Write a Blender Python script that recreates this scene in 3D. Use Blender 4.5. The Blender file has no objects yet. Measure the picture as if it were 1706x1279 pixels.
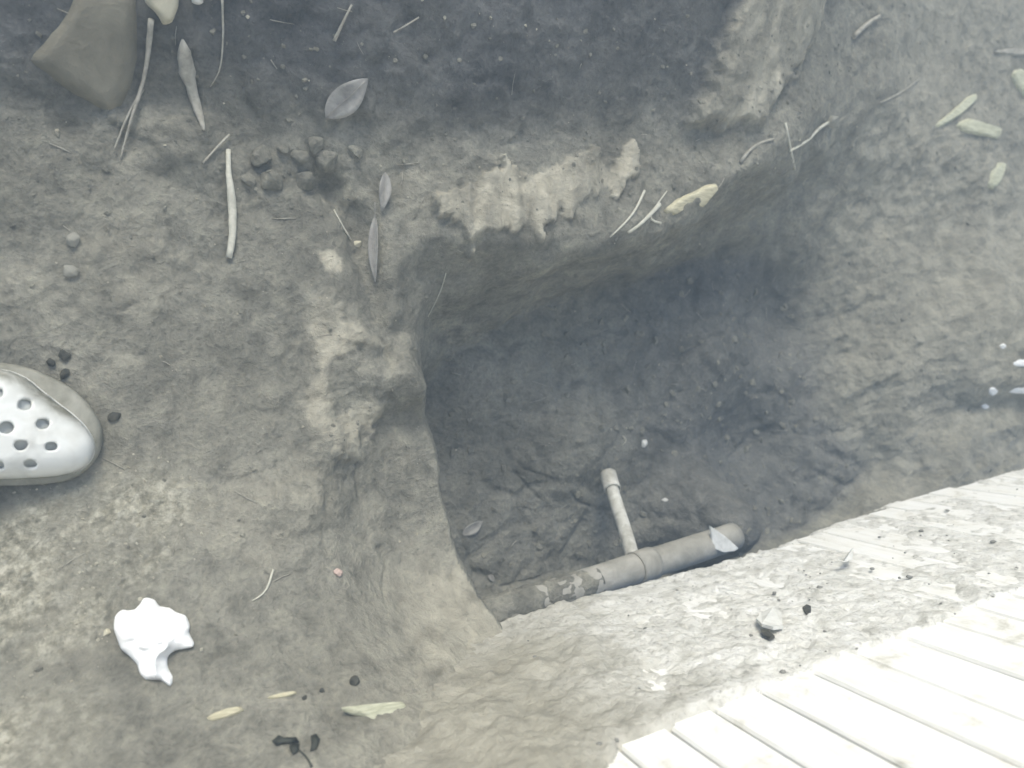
import bpy, bmesh, math, random
import numpy as np
from mathutils import Vector, Matrix
from mathutils.bvhtree import BVHTree

# ---------------------------------------------------------------- camera, sky, sun, exposure
SC = bpy.context.scene
FPX, CAM_H, TILT = 1248.0, 0.95, math.radians(24)
RV = np.array([math.cos(TILT), 0, math.sin(TILT)])
UV = np.array([0.0, 1.0, 0.0])
FV = np.array([math.sin(TILT), 0, -math.cos(TILT)])
cam_data = bpy.data.cameras.new('camera')
cam = bpy.data.objects.new('camera', cam_data)
SC.collection.objects.link(cam)
cam.matrix_world = Matrix(((RV[0], UV[0], -FV[0], 0), (RV[1], UV[1], -FV[1], 0),
                           (RV[2], UV[2], -FV[2], CAM_H), (0, 0, 0, 1)))
cam_data.sensor_width = 36
cam_data.lens = 36 * FPX / 1706
cam_data.clip_start = 0.02
cam_data.clip_end = 500
cam_data.dof.use_dof = True
cam_data.dof.focus_distance = 0.95
cam_data.dof.aperture_fstop = 3.8
SC.camera = cam

SUN_AZ, SUN_EL = math.radians(103), math.radians(35)     # azimuth measured from +X towards +Y
world = bpy.data.worlds.new('World')
SC.world = world
world.use_nodes = True
wn = world.node_tree
sky = wn.nodes.new('ShaderNodeTexSky')
sky.sky_type = 'NISHITA'
sky.sun_disc = False
sky.sun_elevation = SUN_EL
sky.sun_rotation = math.pi / 2 - SUN_AZ
sky.air_density = 1.0
sky.dust_density = 2.5
wn.nodes['Background'].inputs['Strength'].default_value = 0.15
wn.links.new(sky.outputs[0], wn.nodes['Background'].inputs['Color'])
sun_data = bpy.data.lights.new('sun', 'SUN')
sun_data.energy = 2.4
sun_data.angle = math.radians(24)
sun_data.color = (1.0, 0.975, 0.85)
sun = bpy.data.objects.new('sun', sun_data)
SC.collection.objects.link(sun)
sun_dir = Vector((math.cos(SUN_EL) * math.cos(SUN_AZ), math.cos(SUN_EL) * math.sin(SUN_AZ), math.sin(SUN_EL)))
sun.rotation_euler = (-sun_dir).to_track_quat('-Z', 'Y').to_euler()
sun.location = (2, 3, 3)
SC.view_settings.view_transform = 'Standard'
SC.view_settings.look = 'None'
SC.view_settings.gamma = 1
SC.view_settings.exposure = 0.98

HAZE = 0.15
rnd = random.Random(7)
RNG = np.random.default_rng(7)
COL = SC.collection

# ---------------------------------------------------------------- helpers
def hash3(ix, iy, iz, seed):
    h = (ix.astype(np.int64) * 374761393 + iy.astype(np.int64) * 668265263 + iz.astype(np.int64) * 2147483647 + seed * 974711) & 0xffffffff
    h = ((h ^ (h >> 13)) * 1274126177) & 0xffffffff
    h = ((h ^ (h >> 16)) * 2246822519) & 0xffffffff
    return ((h ^ (h >> 15)) & 0xffffff).astype(np.float64) / 0xffffff

def vnoise(x, y, z, s, seed=0):
    x = x / s; y = y / s; z = z / s
    x0 = np.floor(x); y0 = np.floor(y); z0 = np.floor(z)
    fx = x - x0; fy = y - y0; fz = z - z0
    fx = fx * fx * fx * (fx * (fx * 6 - 15) + 10); fy = fy * fy * fy * (fy * (fy * 6 - 15) + 10); fz = fz * fz * (3 - 2 * fz)
    r = 0
    for dx in (0, 1):
        wx = fx if dx else 1 - fx
        for dy in (0, 1):
            wy = fy if dy else 1 - fy
            for dz in (0, 1):
                wz = fz if dz else 1 - fz
                r = r + wx * wy * wz * hash3(x0 + dx, y0 + dy, z0 + dz, seed)
    return r * 2 - 1

def fbm(x, y, z, s, octv=4, gain=0.5, seed=0):
    r = 0; a = 1.0; n = 0
    for k in range(octv):
        # turn the lattice from octave to octave so no grid shows
        c, q = math.cos(0.7 + k), math.sin(0.7 + k)
        r = r + a * vnoise(x * c - y * q + 3.1 * k, x * q + y * c - 1.7 * k, z + 5.3 * k, s, seed + k)
        n += a; a *= gain; s *= 0.5
    return r / n

def worley(x, y, s, seed=0):
    x = x / s; y = y / s
    x0 = np.floor(x); y0 = np.floor(y)
    d1 = np.full(x.shape, 9.0); d2 = np.full(x.shape, 9.0); idv = np.zeros(x.shape)
    zz = np.zeros_like(x0)
    for dx in (-1, 0, 1):
        for dy in (-1, 0, 1):
            cx = x0 + dx; cy = y0 + dy
            px = cx + hash3(cx, cy, zz, seed); py = cy + hash3(cx, cy, zz + 1, seed)
            d = np.hypot(px - x, py - y)
            near = d < d1
            d2 = np.where(near, d1, np.minimum(d2, d))
            idv = np.where(near, hash3(cx, cy, zz + 2, seed), idv)
            d1 = np.minimum(d1, d)
    return d1, d2, idv

def sstep(a, b, x):
    t = np.clip((x - a) / (b - a), 0, 1)
    return t * t * (3 - 2 * t)

def ray(px, py):
    return (px - 853) * RV + (639.5 - py) * UV + FPX * FV

def at_z(px, py, z):
    d = ray(px, py); t = (z - CAM_H) / d[2]
    return t * d[0], t * d[1]

def seg_dist(x, y, poly, closed=True):
    d = np.full(x.shape, 1e9)
    n = len(poly)
    for i in range(n if closed else n - 1):
        ax, ay = poly[i]; bx, by = poly[(i + 1) % n]
        vx, vy = bx - ax, by - ay
        L = vx * vx + vy * vy + 1e-12
        t = np.clip(((x - ax) * vx + (y - ay) * vy) / L, 0, 1)
        d = np.minimum(d, np.hypot(x - ax - t * vx, y - ay - t * vy))
    return d

def inside(x, y, poly):
    r = np.zeros(x.shape, bool)
    n = len(poly)
    for i in range(n):
        ax, ay = poly[i]; bx, by = poly[(i + 1) % n]
        if ay == by: continue
        c = ((ay > y) != (by > y)) & (x < (bx - ax) * (y - ay) / (by - ay) + ax)
        r ^= c
    return r

def sdist(x, y, poly):          # positive inside
    d = seg_dist(x, y, poly)
    return np.where(inside(x, y, poly), d, -d)

def mesh_obj(name, verts, faces, mats, parent=None, smooth=True):
    me = bpy.data.meshes.new(name)
    me.from_pydata([tuple(map(float, v)) for v in verts], [], faces)
    me.update()
    if smooth: me.polygons.foreach_set('use_smooth', [True] * len(me.polygons))
    for m in (mats if isinstance(mats, (list, tuple)) else [mats]): me.materials.append(m)
    o = bpy.data.objects.new(name, me)
    COL.objects.link(o)
    if parent: o.parent = parent
    return o

def bm_obj(name, bm, mat, parent=None, smooth=False):
    me = bpy.data.meshes.new(name)
    bm.to_mesh(me); bm.free()
    if smooth: me.polygons.foreach_set('use_smooth', [True] * len(me.polygons))
    me.materials.append(mat)
    o = bpy.data.objects.new(name, me)
    COL.objects.link(o)
    if parent: o.parent = parent
    return o

def empty(name, loc=(0, 0, 0)):
    o = bpy.data.objects.new(name, None)
    o.empty_display_size = 0.05
    COL.objects.link(o); o.location = loc
    return o

def tag(o, label=None, cat=None, group=None, kind=None):
    if label: o['label'] = label
    if cat: o['category'] = cat
    if group: o['group'] = group
    if kind: o['kind'] = kind
    return o

# ---------------------------------------------------------------- materials
def new_mat(name):
    m = bpy.data.materials.new(name); m.use_nodes = True
    nt = m.node_tree
    return m, nt, nt.nodes['Principled BSDF']

def node(nt, typ, **kw):
    n = nt.nodes.new(typ)
    for k, v in kw.items():
        if k in n.inputs.keys(): n.inputs[k].default_value = v
        else: setattr(n, k, v)
    return n

def noise(nt, scale, detail=6, rough=0.6, dist=0.0, coord=None):
    n = node(nt, 'ShaderNodeTexNoise', Scale=scale, Detail=detail, Roughness=rough, Distortion=dist)
    if coord is not None: nt.links.new(coord, n.inputs['Vector'])
    return n.outputs['Fac']

def ramp(nt, src, stops):
    r = nt.nodes.new('ShaderNodeValToRGB')
    e = r.color_ramp.elements
    while len(e) > 1: e.remove(e[-1])
    for i, (p, c) in enumerate(stops):
        el = e[0] if i == 0 else e.new(p)
        el.position = p
        el.color = (*c, 1) if len(c) == 3 else c
    nt.links.new(src, r.inputs['Fac'])
    return r.outputs['Color']

def mix(nt, fac, a, b, blend='MIX'):
    m = nt.nodes.new('ShaderNodeMix'); m.data_type = 'RGBA'; m.blend_type = blend
    for sock, v in ((m.inputs['Factor'], fac), (m.inputs['A'], a), (m.inputs['B'], b)):
        if hasattr(v, 'is_linked') or isinstance(v, bpy.types.NodeSocket): nt.links.new(v, sock)
        elif isinstance(v, tuple): sock.default_value = (*v, 1)
        else: sock.default_value = v
    # RGBA sockets share names with the float ones: pick by type
    return m.outputs['Result']

def mixc(nt, fac, a, b, blend='MIX'):
    m = nt.nodes.new('ShaderNodeMix'); m.data_type = 'RGBA'; m.blend_type = blend
    ins = [s for s in m.inputs if s.enabled]
    outs = [s for s in m.outputs if s.enabled]
    for sock, v in zip(ins, (fac, a, b)):
        if isinstance(v, bpy.types.NodeSocket): nt.links.new(v, sock)
        elif isinstance(v, tuple): sock.default_value = (*v, 1)
        else: sock.default_value = v
    return outs[0]

def fmath(nt, op, a, b=None):
    m = nt.nodes.new('ShaderNodeMath'); m.operation = op
    for sock, v in zip(m.inputs, (a, b)):
        if v is None: continue
        if isinstance(v, bpy.types.NodeSocket): nt.links.new(v, sock)
        else: sock.default_value = v
    return m.outputs[0]

def bump(nt, bsdf, src, strength, dist, prev=None):
    b = node(nt, 'ShaderNodeBump', Strength=strength, Distance=dist)
    nt.links.new(src, b.inputs['Height'])
    if prev is not None: nt.links.new(prev, b.inputs['Normal'])
    nt.links.new(b.outputs[0], bsdf.inputs['Normal'])
    return b.outputs[0]

def objcoord(nt):
    return nt.nodes.new('ShaderNodeTexCoord').outputs['Object']

def soil_material():
    m, nt, b = new_mat('soil')
    co = nt.nodes.new('ShaderNodeNewGeometry').outputs['Position']
    big = noise(nt, 7, 5, 0.62, 0.6, co)
    mid = noise(nt, 32, 6, 0.65, 0.4, co)
    fine = noise(nt, 170, 5, 0.7, 0.0, co)
    base = ramp(nt, big, [(0.30, (0.148, 0.142, 0.117)), (0.5, (0.210, 0.202, 0.167)), (0.72, (0.278, 0.267, 0.222))])
    t2 = ramp(nt, mid, [(0.30, (0.62, 0.62, 0.61)), (0.5, (1, 1, 1)), (0.70, (1.30, 1.295, 1.26))])
    col = mixc(nt, 1.0, base, t2, 'MULTIPLY')
    t3 = ramp(nt, fine, [(0.30, (0.62, 0.62, 0.61)), (0.5, (1, 1, 1)), (0.72, (1.34, 1.34, 1.31))])
    col = mixc(nt, 0.8, col, t3, 'MULTIPLY')
    def attr(name):
        a = nt.nodes.new('ShaderNodeAttribute'); a.attribute_name = name
        return a.outputs['Fac']
    clay = attr('clay'); grit = attr('grit'); damp_shade = attr('damp_shade'); wet = attr('wet')
    claycol = ramp(nt, mid, [(0.3, (0.29, 0.268, 0.205)), (0.5, (0.44, 0.41, 0.325)), (0.72, (0.60, 0.565, 0.455))])
    col = mixc(nt, clay, col, claycol)
    g = ramp(nt, noise(nt, 95, 4, 0.7, 0.2, co), [(0.36, (0.19, 0.18, 0.138)), (0.50, (0.32, 0.305, 0.24)), (0.66, (0.52, 0.50, 0.415))])
    col = mixc(nt, grit, col, g)
    damp_shade_col = mixc(nt, 1.0, col, (0.41, 0.435, 0.54), 'MULTIPLY')  # cool shade tint painted into the soil, shared with the wet floor
    col = mixc(nt, damp_shade, col, damp_shade_col)
    nt.links.new(col, b.inputs['Base Color'])
    r = fmath(nt, 'SUBTRACT', 0.92, fmath(nt, 'MULTIPLY', wet, 0.72))
    nt.links.new(r, b.inputs['Roughness'])
    b.inputs['Specular IOR Level'].default_value = 0.35
    p = bump(nt, b, mid, 0.6, 0.014)
    p = bump(nt, b, fine, 0.75, 0.004, p)
    bump(nt, b, noise(nt, 520, 3, 0.6, 0, co), 0.35, 0.0012, p)
    return m

def simple(name, c0, c1, scale=60, rough=0.8, bmp=0.3, bd=0.002, detail=5, c2=None, stretch=None, spec=0.3, trans=0):
    m, nt, b = new_mat(name)
    co = objcoord(nt)
    if stretch:
        mp = nt.nodes.new('ShaderNodeMapping'); mp.inputs['Scale'].default_value = stretch
        nt.links.new(co, mp.inputs['Vector']); co = mp.outputs[0]
    n = noise(nt, scale, detail, 0.65, 0.3, co)
    stops = [(0.33, c0), (0.66, c1)] + ([(0.78, c2)] if c2 else [])
    nt.links.new(ramp(nt, n, stops), b.inputs['Base Color'])
    b.inputs['Roughness'].default_value = rough
    b.inputs['Specular IOR Level'].default_value = spec
    if bmp: bump(nt, b, n, bmp, bd)
    return m

M_SOIL = soil_material()
M_CLOD = simple('dry_soil_clod', (0.165, 0.162, 0.145), (0.275, 0.27, 0.24), 90, 0.95, 0.6, 0.003)
M_DARKCLOD = simple('dark_crumb', (0.035, 0.034, 0.028), (0.10, 0.098, 0.08), 120, 0.95, 0.5, 0.002)
M_PALEGRIT = simple('pale_grit', (0.26, 0.24, 0.18), (0.48, 0.455, 0.37), 120, 0.85, 0.4, 0.002)
M_STONE_K = simple('khaki_stone', (0.15, 0.138, 0.105), (0.235, 0.218, 0.168), 20, 0.9, 0.8, 0.008, 9)
M_STONE_P = simple('pale_stone', (0.25, 0.235, 0.20), (0.36, 0.34, 0.295), 11, 0.85, 0.4, 0.006, 7)
M_STONE_G = simple('grey_stone', (0.23, 0.222, 0.185), (0.36, 0.35, 0.30), 30, 0.9, 0.35, 0.004, 6)
M_CREAM = simple('cream_stone', (0.42, 0.39, 0.29), (0.66, 0.62, 0.48), 24, 0.8, 0.3, 0.004)
M_STRAW = simple('straw', (0.36, 0.33, 0.22), (0.62, 0.58, 0.42), 50, 0.75, 0.6, 0.002, 5, stretch=(1, 6, 6))
M_YSTRAW = simple('yellow_straw', (0.36, 0.36, 0.25), (0.60, 0.60, 0.46), 50, 0.75, 0.6, 0.002, 5, stretch=(1, 6, 6))
M_TWIG = simple('dry_twig', (0.24, 0.225, 0.185), (0.44, 0.42, 0.36), 80, 0.8, 0.5, 0.001, 5)
M_PALETWIG = simple('bleached_twig', (0.42, 0.41, 0.34), (0.60, 0.585, 0.50), 80, 0.75, 0.4, 0.001, 5)
M_LEAF = simple('dry_leaf', (0.22, 0.21, 0.19), (0.36, 0.35, 0.325), 60, 0.7, 0.5, 0.001)
M_DARKLEAF = simple('withered_leaf', (0.018, 0.020, 0.016), (0.055, 0.058, 0.045), 90, 0.7, 0.4, 0.001)
M_PAPER = simple('tissue_paper', (0.86, 0.87, 0.86), (0.93, 0.93, 0.92), 130, 0.9, 0.35, 0.0012, 4, spec=0.2)
M_PVC = simple('dirty_white_plastic', (0.34, 0.33, 0.28), (0.68, 0.68, 0.63), 46, 0.5, 0.2, 0.001, 6)
M_PIPE = simple('muddy_grey_pipe', (0.24, 0.228, 0.19), (0.40, 0.385, 0.34), 22, 0.85, 0.7, 0.004, 8, c2=(0.52, 0.51, 0.46))
M_SHARD = simple('chalky_shard', (0.55, 0.55, 0.51), (0.75, 0.75, 0.71), 70, 0.8, 0.3, 0.001)
M_PINK = simple('pink_pebble', (0.42, 0.30, 0.25), (0.62, 0.50, 0.44), 160, 0.6, 0.3, 0.001)

def board_material():
    m, nt, b = new_mat('whitewashed_board')
    co = objcoord(nt)
    mp = nt.nodes.new('ShaderNodeMapping'); mp.inputs['Scale'].default_value = (9, 9, 1)
    nt.links.new(co, mp.inputs['Vector'])
    grain = noise(nt, 14, 6, 0.65, 0.3, mp.outputs[0])
    blot = noise(nt, 16, 5, 0.65, 0.4, co)
    c = ramp(nt, grain, [(0.30, (0.74, 0.735, 0.70)), (0.5, (0.83, 0.825, 0.795)), (0.7, (0.87, 0.87, 0.85))])
    d = ramp(nt, blot, [(0.28, (0.60, 0.58, 0.50)), (0.42, (0.97, 0.96, 0.93)), (0.6, (1, 1, 1))])
    nt.links.new(mixc(nt, 1.0, c, d, 'MULTIPLY'), b.inputs['Base Color'])
    b.inputs['Roughness'].default_value = 0.75
    b.inputs['Specular IOR Level'].default_value = 0.25
    bump(nt, b, grain, 0.35, 0.002)
    return m
M_BOARD = board_material()
M_RAIL = simple('rail_timber', (0.20, 0.17, 0.13), (0.33, 0.29, 0.23), 20, 0.8, 0.4, 0.003)

def mud_material():
    m, nt, b = new_mat('dried_mud')
    co = objcoord(nt)
    n1 = noise(nt, 26, 6, 0.68, 0.5, co); n2 = noise(nt, 110, 5, 0.7, 0.2, co)
    c = ramp(nt, n1, [(0.28, (0.42, 0.41, 0.36)), (0.48, (0.68, 0.67, 0.62)), (0.68, (0.80, 0.795, 0.76))])
    d = ramp(nt, n2, [(0.28, (0.42, 0.41, 0.39)), (0.46, (1, 1, 1)), (0.72, (1.12, 1.12, 1.10))])
    nt.links.new(mixc(nt, 0.9, c, d, 'MULTIPLY'), b.inputs['Base Color'])
    a = nt.nodes.new('ShaderNodeAttribute'); a.attribute_name = 'soil'
    lk = b.inputs['Base Color'].links[0].from_socket
    sc_ = ramp(nt, n1, [(0.3, (0.25, 0.235, 0.185)), (0.5, (0.35, 0.33, 0.265)), (0.72, (0.46, 0.435, 0.355))])
    nt.links.new(mixc(nt, a.outputs['Fac'], lk, sc_), b.inputs['Base Color'])
    b.inputs['Roughness'].default_value = 0.95
    p = bump(nt, b, n1, 0.5, 0.006)
    bump(nt, b, n2, 0.9, 0.005, p)
    return m
M_MUD = mud_material()

def clog_material():
    m, nt, b = new_mat('white_rubber')
    co = objcoord(nt)
    n = noise(nt, 22, 5, 0.6, 0.4, co)
    c = ramp(nt, n, [(0.30, (0.70, 0.70, 0.66)), (0.45, (0.80, 0.81, 0.78)), (0.7, (0.83, 0.84, 0.81))])
    a = nt.nodes.new('ShaderNodeAttribute'); a.attribute_name = 'dirt'
    dn = fmath(nt, 'MULTIPLY', a.outputs['Fac'], ramp(nt, noise(nt, 40, 5, 0.65, 0.5, co), [(0.32, (0.55, 0.55, 0.55)), (0.55, (1, 1, 1))]))
    nt.links.new(mixc(nt, dn, c, (0.21, 0.205, 0.165)), b.inputs['Base Color'])
    b.inputs['Roughness'].default_value = 0.75
    b.inputs['Specular IOR Level'].default_value = 0.35
    bump(nt, b, noise(nt, 240, 3, 0.6, 0, co), 0.12, 0.001)
    return m
M_CLOG = clog_material()
M_SOLE = simple('muddy_sole', (0.20, 0.195, 0.155), (0.36, 0.35, 0.30), 34, 0.8, 0.3, 0.002)
M_SOCK = simple('grey_lining', (0.46, 0.475, 0.45), (0.58, 0.595, 0.57), 90, 0.9, 0.3, 0.001)

# ---------------------------------------------------------------- the ground with its pit
WA = math.radians(7.5)                                   # the wall runs 7.5 degrees off the X axis
WD = np.array([math.cos(WA), math.sin(WA)]); WN = np.array([-math.sin(WA), math.cos(WA)])
WC = -0.369
def wall_pt(s, off=0.0):                                 # point of the wall's face at distance s along it
    return WD * s + WN * (WC + off)

FLOOR_Z = -0.25
def pz(lst, z): return [at_z(x, y, z) for x, y in lst]
rim = pz([(668, 618), (690, 655), (714, 760), (742, 915), (770, 1000), (790, 1040)], -0.06)
rim += [tuple(wall_pt(0.50, -0.10)), tuple(wall_pt(0.70, -0.15)), tuple(wall_pt(1.2, -0.15)), tuple(wall_pt(1.62, -0.12))]
rim += pz([(1860, 800), (1850, 600), (1850, 380), (1830, 200), (1700, 100), (1540, 95), (1420, 140), (1310, 220), (1210, 295), (1130, 345),
           (1050, 385), (965, 388), (890, 402), (800, 388), (740, 372), (690, 400), (650, 470), (652, 560)], 0.0)
flo = pz([(700, 655), (722, 780), (748, 915), (790, 990)], FLOOR_Z)
flo = [(x - 0.012, y) for x, y in flo]
flo += [tuple(wall_pt(0.60, -0.05)), tuple(wall_pt(0.75, -0.10)), tuple(wall_pt(1.15, -0.09)), tuple(wall_pt(1.33, 0.0))]
flo += pz([(1400, 770), (1345, 690), (1330, 580), (1310, 490), (1250, 445), (1140, 440), (1070, 470), (980, 492), (880, 520), (800, 565), (740, 610)], FLOOR_Z)

slope_line = pz([(-600, 215), (0, 225), (300, 205), (560, 235), (760, 262), (980, 248), (1080, 240), (1200, 225), (1290, 160), (1380, 60), (1520, -60), (1706, -160), (2600, -400)], 0.0)
clay_strip = pz([(752, 330), (800, 295), (880, 268), (930, 262), (985, 250), (1010, 248), (1040, 262), (1056, 245), (1073, 245), (1075, 280),
                 (1052, 310), (1040, 330), (1005, 322), (985, 325), (968, 352), (930, 358), (905, 368), (888, 402), (872, 385), (840, 370), (806, 372), (795, 385), (775, 365)], 0.02)
clay_ledge = pz([(515, 490), (560, 485), (572, 520), (600, 545), (640, 580), (600, 570), (560, 590), (548, 620), (556, 660), (562, 700),
                 (585, 690), (610, 660), (640, 652), (652, 675), (640, 712), (612, 735), (606, 765), (590, 768), (560, 745), (520, 728), (500, 690), (525, 620), (518, 560)], 0.0)
clay_bits = [pz([(548, 300), (585, 305), (605, 318), (588, 332), (575, 342), (562, 325)], 0.01),
             pz([(535, 430), (560, 415), (572, 430), (568, 452), (545, 450)], 0.0),
             pz([(1192, 180), (1208, 110), (1218, 40), (1240, -60), (1330, -80), (1420, -50), (1408, 40), (1376, 95), (1340, 145), (1300, 190), (1250, 190)], 0.07)]
pale_knob = pz([(430, 790), (480, 775), (512, 800), (510, 850), (470, 872), (425, 850)], 0.0)
grit_a = pz([(-80, 900), (0, 860), (90, 815), (160, 780), (240, 770), (300, 800), (330, 840), (290, 910), (200, 985), (110, 1045), (0, 1060), (-80, 1070)], 0.0)
grit_b = pz([(-80, 1130), (0, 1115), (90, 1100), (180, 1095), (190, 1130), (120, 1180), (60, 1210), (-80, 1230)], 0.03)
left_slope = pz([(520, 745), (505, 800), (512, 900), (540, 1010)], 0.0)

def line_y(x, line):
    xs = [p[0] for p in line]; ys = [p[1] for p in line]
    return np.interp(x, xs, ys)

def coarse_height(x, y):
    z0 = np.zeros_like(x)
    # the bank that rises at the far side (top of the picture)
    wob = 0.02 * fbm(x, y, z0, 0.25, 3, seed=3)
    over = y - line_y(x, slope_line) + wob
    rise = (0.34 + 0.24 * sstep(1.1, 0.3, x)) * (np.sqrt(np.maximum(over, 0) ** 2 + 0.05 ** 2) - 0.05)
    rise = np.where(over > 0, rise, 0)
    cap = 0.34
    rise = cap * (1 - np.exp(-rise / cap)) * 1.25
    g = rise
    # soil heaped against the boards on the near side
    wn_ = x * WN[0] + y * WN[1] - WC                     # distance in front of the wall face
    ws_ = x * WD[0] + y * WD[1]
    top = 0.36 * np.clip(1 - np.maximum(ws_ - 0.02, 0) / 0.50, 0, 1)
    top = np.maximum(top, 0)
    g = g + np.where(wn_ > -0.02, top * np.exp(-(np.maximum(wn_, 0) / (0.045 + 0.05 * sstep(0.35, 0.0, ws_))) ** 0.95), top)
    g = g - 0.09 * sstep(0.90, 1.25, x) * sstep(0.12, 0.40, y) - 0.05 * sstep(1.2, 1.5, x)
    # long swells
    g = g + 0.016 * fbm(x, y, z0, 0.38, 3, seed=11)
    # the left shoulder sags towards the pit
    sh_x = np.interp(y, [p[1] for p in left_slope][::-1], [p[0] for p in left_slope][::-1])
    sag = sstep(0.0, 0.125, x - sh_x) * sstep(0.02, -0.06, y) * sstep(-0.40, -0.30, y)
    g = g - 0.055 * sag
    # groove between the left shoulder and the pit's far face
    gr = pz([(545, 300), (590, 350), (612, 420), (632, 500), (650, 580)], 0.0)
    gd = seg_dist(x, y, gr, False)
    g = g - 0.030 * np.exp(-(gd / 0.022) ** 2)
    # the pit
    jit = 0.010 * fbm(x, y, z0, 0.10, 3, seed=21)
    jx = x + jit; jy = y + 0.010 * fbm(x, y, z0 + 7, 0.10, 3, seed=22)
    dr = sdist(jx, jy, rim); df = sdist(jx, jy, flo)
    inr = np.maximum(dr, 0); outf = np.maximum(-df, 0)
    t = inr / (inr + outf + 1e-9)
    t = np.where(df > 0, 1.0, np.where(dr <= 0, 0.0, t))
    lin = 0.12 * sstep(0.80, 0.45, x)
    prof = t * lin + (1 - lin) * t * t * (3 - 2 * t)
    # terraces left by the spade
    prof = prof + 0.035 * np.sin(t * 15 + 4 * fbm(x, y, z0, 0.3, 2, seed=31)) * np.sin(np.pi * t)
    f = FLOOR_Z + 0.020 * fbm(x, y, z0, 0.22, 3, seed=41)
    def bumpat(px, py, r, h, p=2.0):
        cx, cy = at_z(px, py, FLOOR_Z)
        return h * np.exp(-((np.hypot(x - cx, y - cy) / r) ** p))
    f = f + bumpat(940, 740, 0.085, 0.045, 3) + bumpat(800, 640, 0.07, 0.03) + bumpat(1190, 620, 0.10, 0.03)
    ex, ey = at_z(1238, 884, -0.10)
    f = f + 0.17 * np.exp(-(np.hypot(x - ex, y - ey) / 0.075) ** 2.5)
    f = f - bumpat(1260, 740, 0.13, 0.08) - bumpat(1110, 770, 0.07, 0.012, 4) - bumpat(1285, 520, 0.09, 0.06)
    h = g * (1 - prof) + f * prof
    return h, t, over

# tensor grid: 2.6 mm in view, growing outward to the far ground
def axis(a, b, step, far, ratio=1.35):
    mid = np.arange(a, b + step / 2, step)
    out = []; s = step; p = b
    while p < far: s *= ratio; p += s; out.append(p)
    inn = []; s = step; p = a
    while p > -far: s *= ratio; p -= s; inn.append(p)
    return np.concatenate([np.array(inn[::-1]), mid, np.array(out)])
AX = axis(-0.30, 1.85, 0.0027, 60); AY = axis(-0.62, 0.98, 0.0027, 60)
nx, ny = len(AX), len(AY)
GX, GY = np.meshgrid(AX, AY, indexing='ij')
gx = GX.ravel(); gy = GY.ravel()
h, pit_t, over = coarse_height(gx, gy)
H2 = h.reshape(nx, ny)
dzx = np.gradient(H2, AX, axis=0); dzy = np.gradient(H2, AY, axis=1)
nl = np.sqrt(1 + dzx ** 2 + dzy ** 2)
NX = (-dzx / nl).ravel(); NY = (-dzy / nl).ravel(); NZ = (1 / nl).ravel()
z0 = np.zeros_like(gx)
near = (sstep(0.6, 0.0, np.maximum(np.maximum(-0.30 - gx, gx - 1.85), np.maximum(-0.62 - gy, gy - 0.98))))

# colour / wear / painted light and shade masks, world-fixed
edge = 0.020 * fbm(gx, gy, z0, 0.040, 5, 0.65, seed=51)
def soft(poly, w): return sstep(-w, w, sdist(gx, gy, poly) + edge)
stripe = fbm(gx * 1.0, gy * 0.22, z0, 0.022, 3, 0.55, seed=82)
m_strip = sstep(-0.003, 0.003, sdist(gx, gy, clay_strip) + edge + 0.026 * stripe)
m_ledge = 0.8 * soft(clay_ledge, 0.008)
clay = np.maximum(m_strip, m_ledge)
for c in clay_bits[:2]: clay = np.maximum(clay, soft(c, 0.004))
clay = np.maximum(clay, 0.45 * soft(pale_knob, 0.012))
m_pale = soft(clay_bits[2], 0.010)
clay = np.maximum(clay, 0.62 * m_pale)
patch = sstep(0.15, 0.5, fbm(gx, gy, z0, 0.09, 4, 0.55, seed=61))
clay = np.maximum(clay * (0.45 + 0.55 * sstep(-0.25, 0.25, fbm(gx, gy * 0.5, z0, 0.03, 4, 0.6, seed=62))), 0.22 * patch * (pit_t < 0.05) * (over < -0.02))
clay = np.clip(clay, 0, 1)
grit = np.clip(np.maximum(soft(grit_a, 0.02), soft(grit_b, 0.02)), 0, 1)
streak = sstep(-0.15, 0.35, fbm((gx * 0.55 - gy * 0.83) * 1.0, (gx * 0.83 + gy * 0.55) * 0.35, z0, 0.03, 3, seed=63))
grit = grit * (0.45 + 0.55 * streak)
damp_shade = np.clip(0.80 * sstep(0.75, 1.0, pit_t) * (0.30 + 0.70 * sstep(0.66, 0.90, gx + 2 * edge)) + 1.0 * sstep(-0.02, 0.10, over) * (0.5 + 0.5 * sstep(1.35, 0.75, gx)), 0, 1)  # moist floor, with bluish shade of pit and bank painted into soil colour
damp_shade = damp_shade * (1 - m_pale) * (0.75 + 0.25 * fbm(gx, gy, z0, 0.2, 3, seed=64))
ws_g = gx * WD[0] + gy * WD[1]; wn_g = gx * WN[0] + gy * WN[1] - WC
dry = sstep(0.16, 0.02, wn_g + edge) * sstep(0.02, 0.40, ws_g + 0.5 * edge) * (pit_t < 0.02)
dry = np.clip(dry * (0.8 + 0.3 * fbm(gx, gy, z0, 0.04, 3, seed=66)), 0, 1)
clay = np.maximum(clay, dry)
clay = np.maximum(clay, 0.42 * sstep(1.12, 1.42, gx + 2 * edge) * (0.7 + 0.4 * fbm(gx, gy, z0, 0.06, 4, seed=67)))  # right slope painted paler here to look more brightly lit
wc = at_z(1680, 640, -0.02)
wet = sstep(0.10, 0.03, np.hypot((gx - wc[0]), (gy - wc[1]) * 0.8) + edge * 3)
wet = np.maximum(wet, 0.38 * sstep(0.9, 1.0, pit_t) * sstep(-0.1, 0.4, fbm(gx, gy, z0, 0.06, 3, seed=65)))

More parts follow.
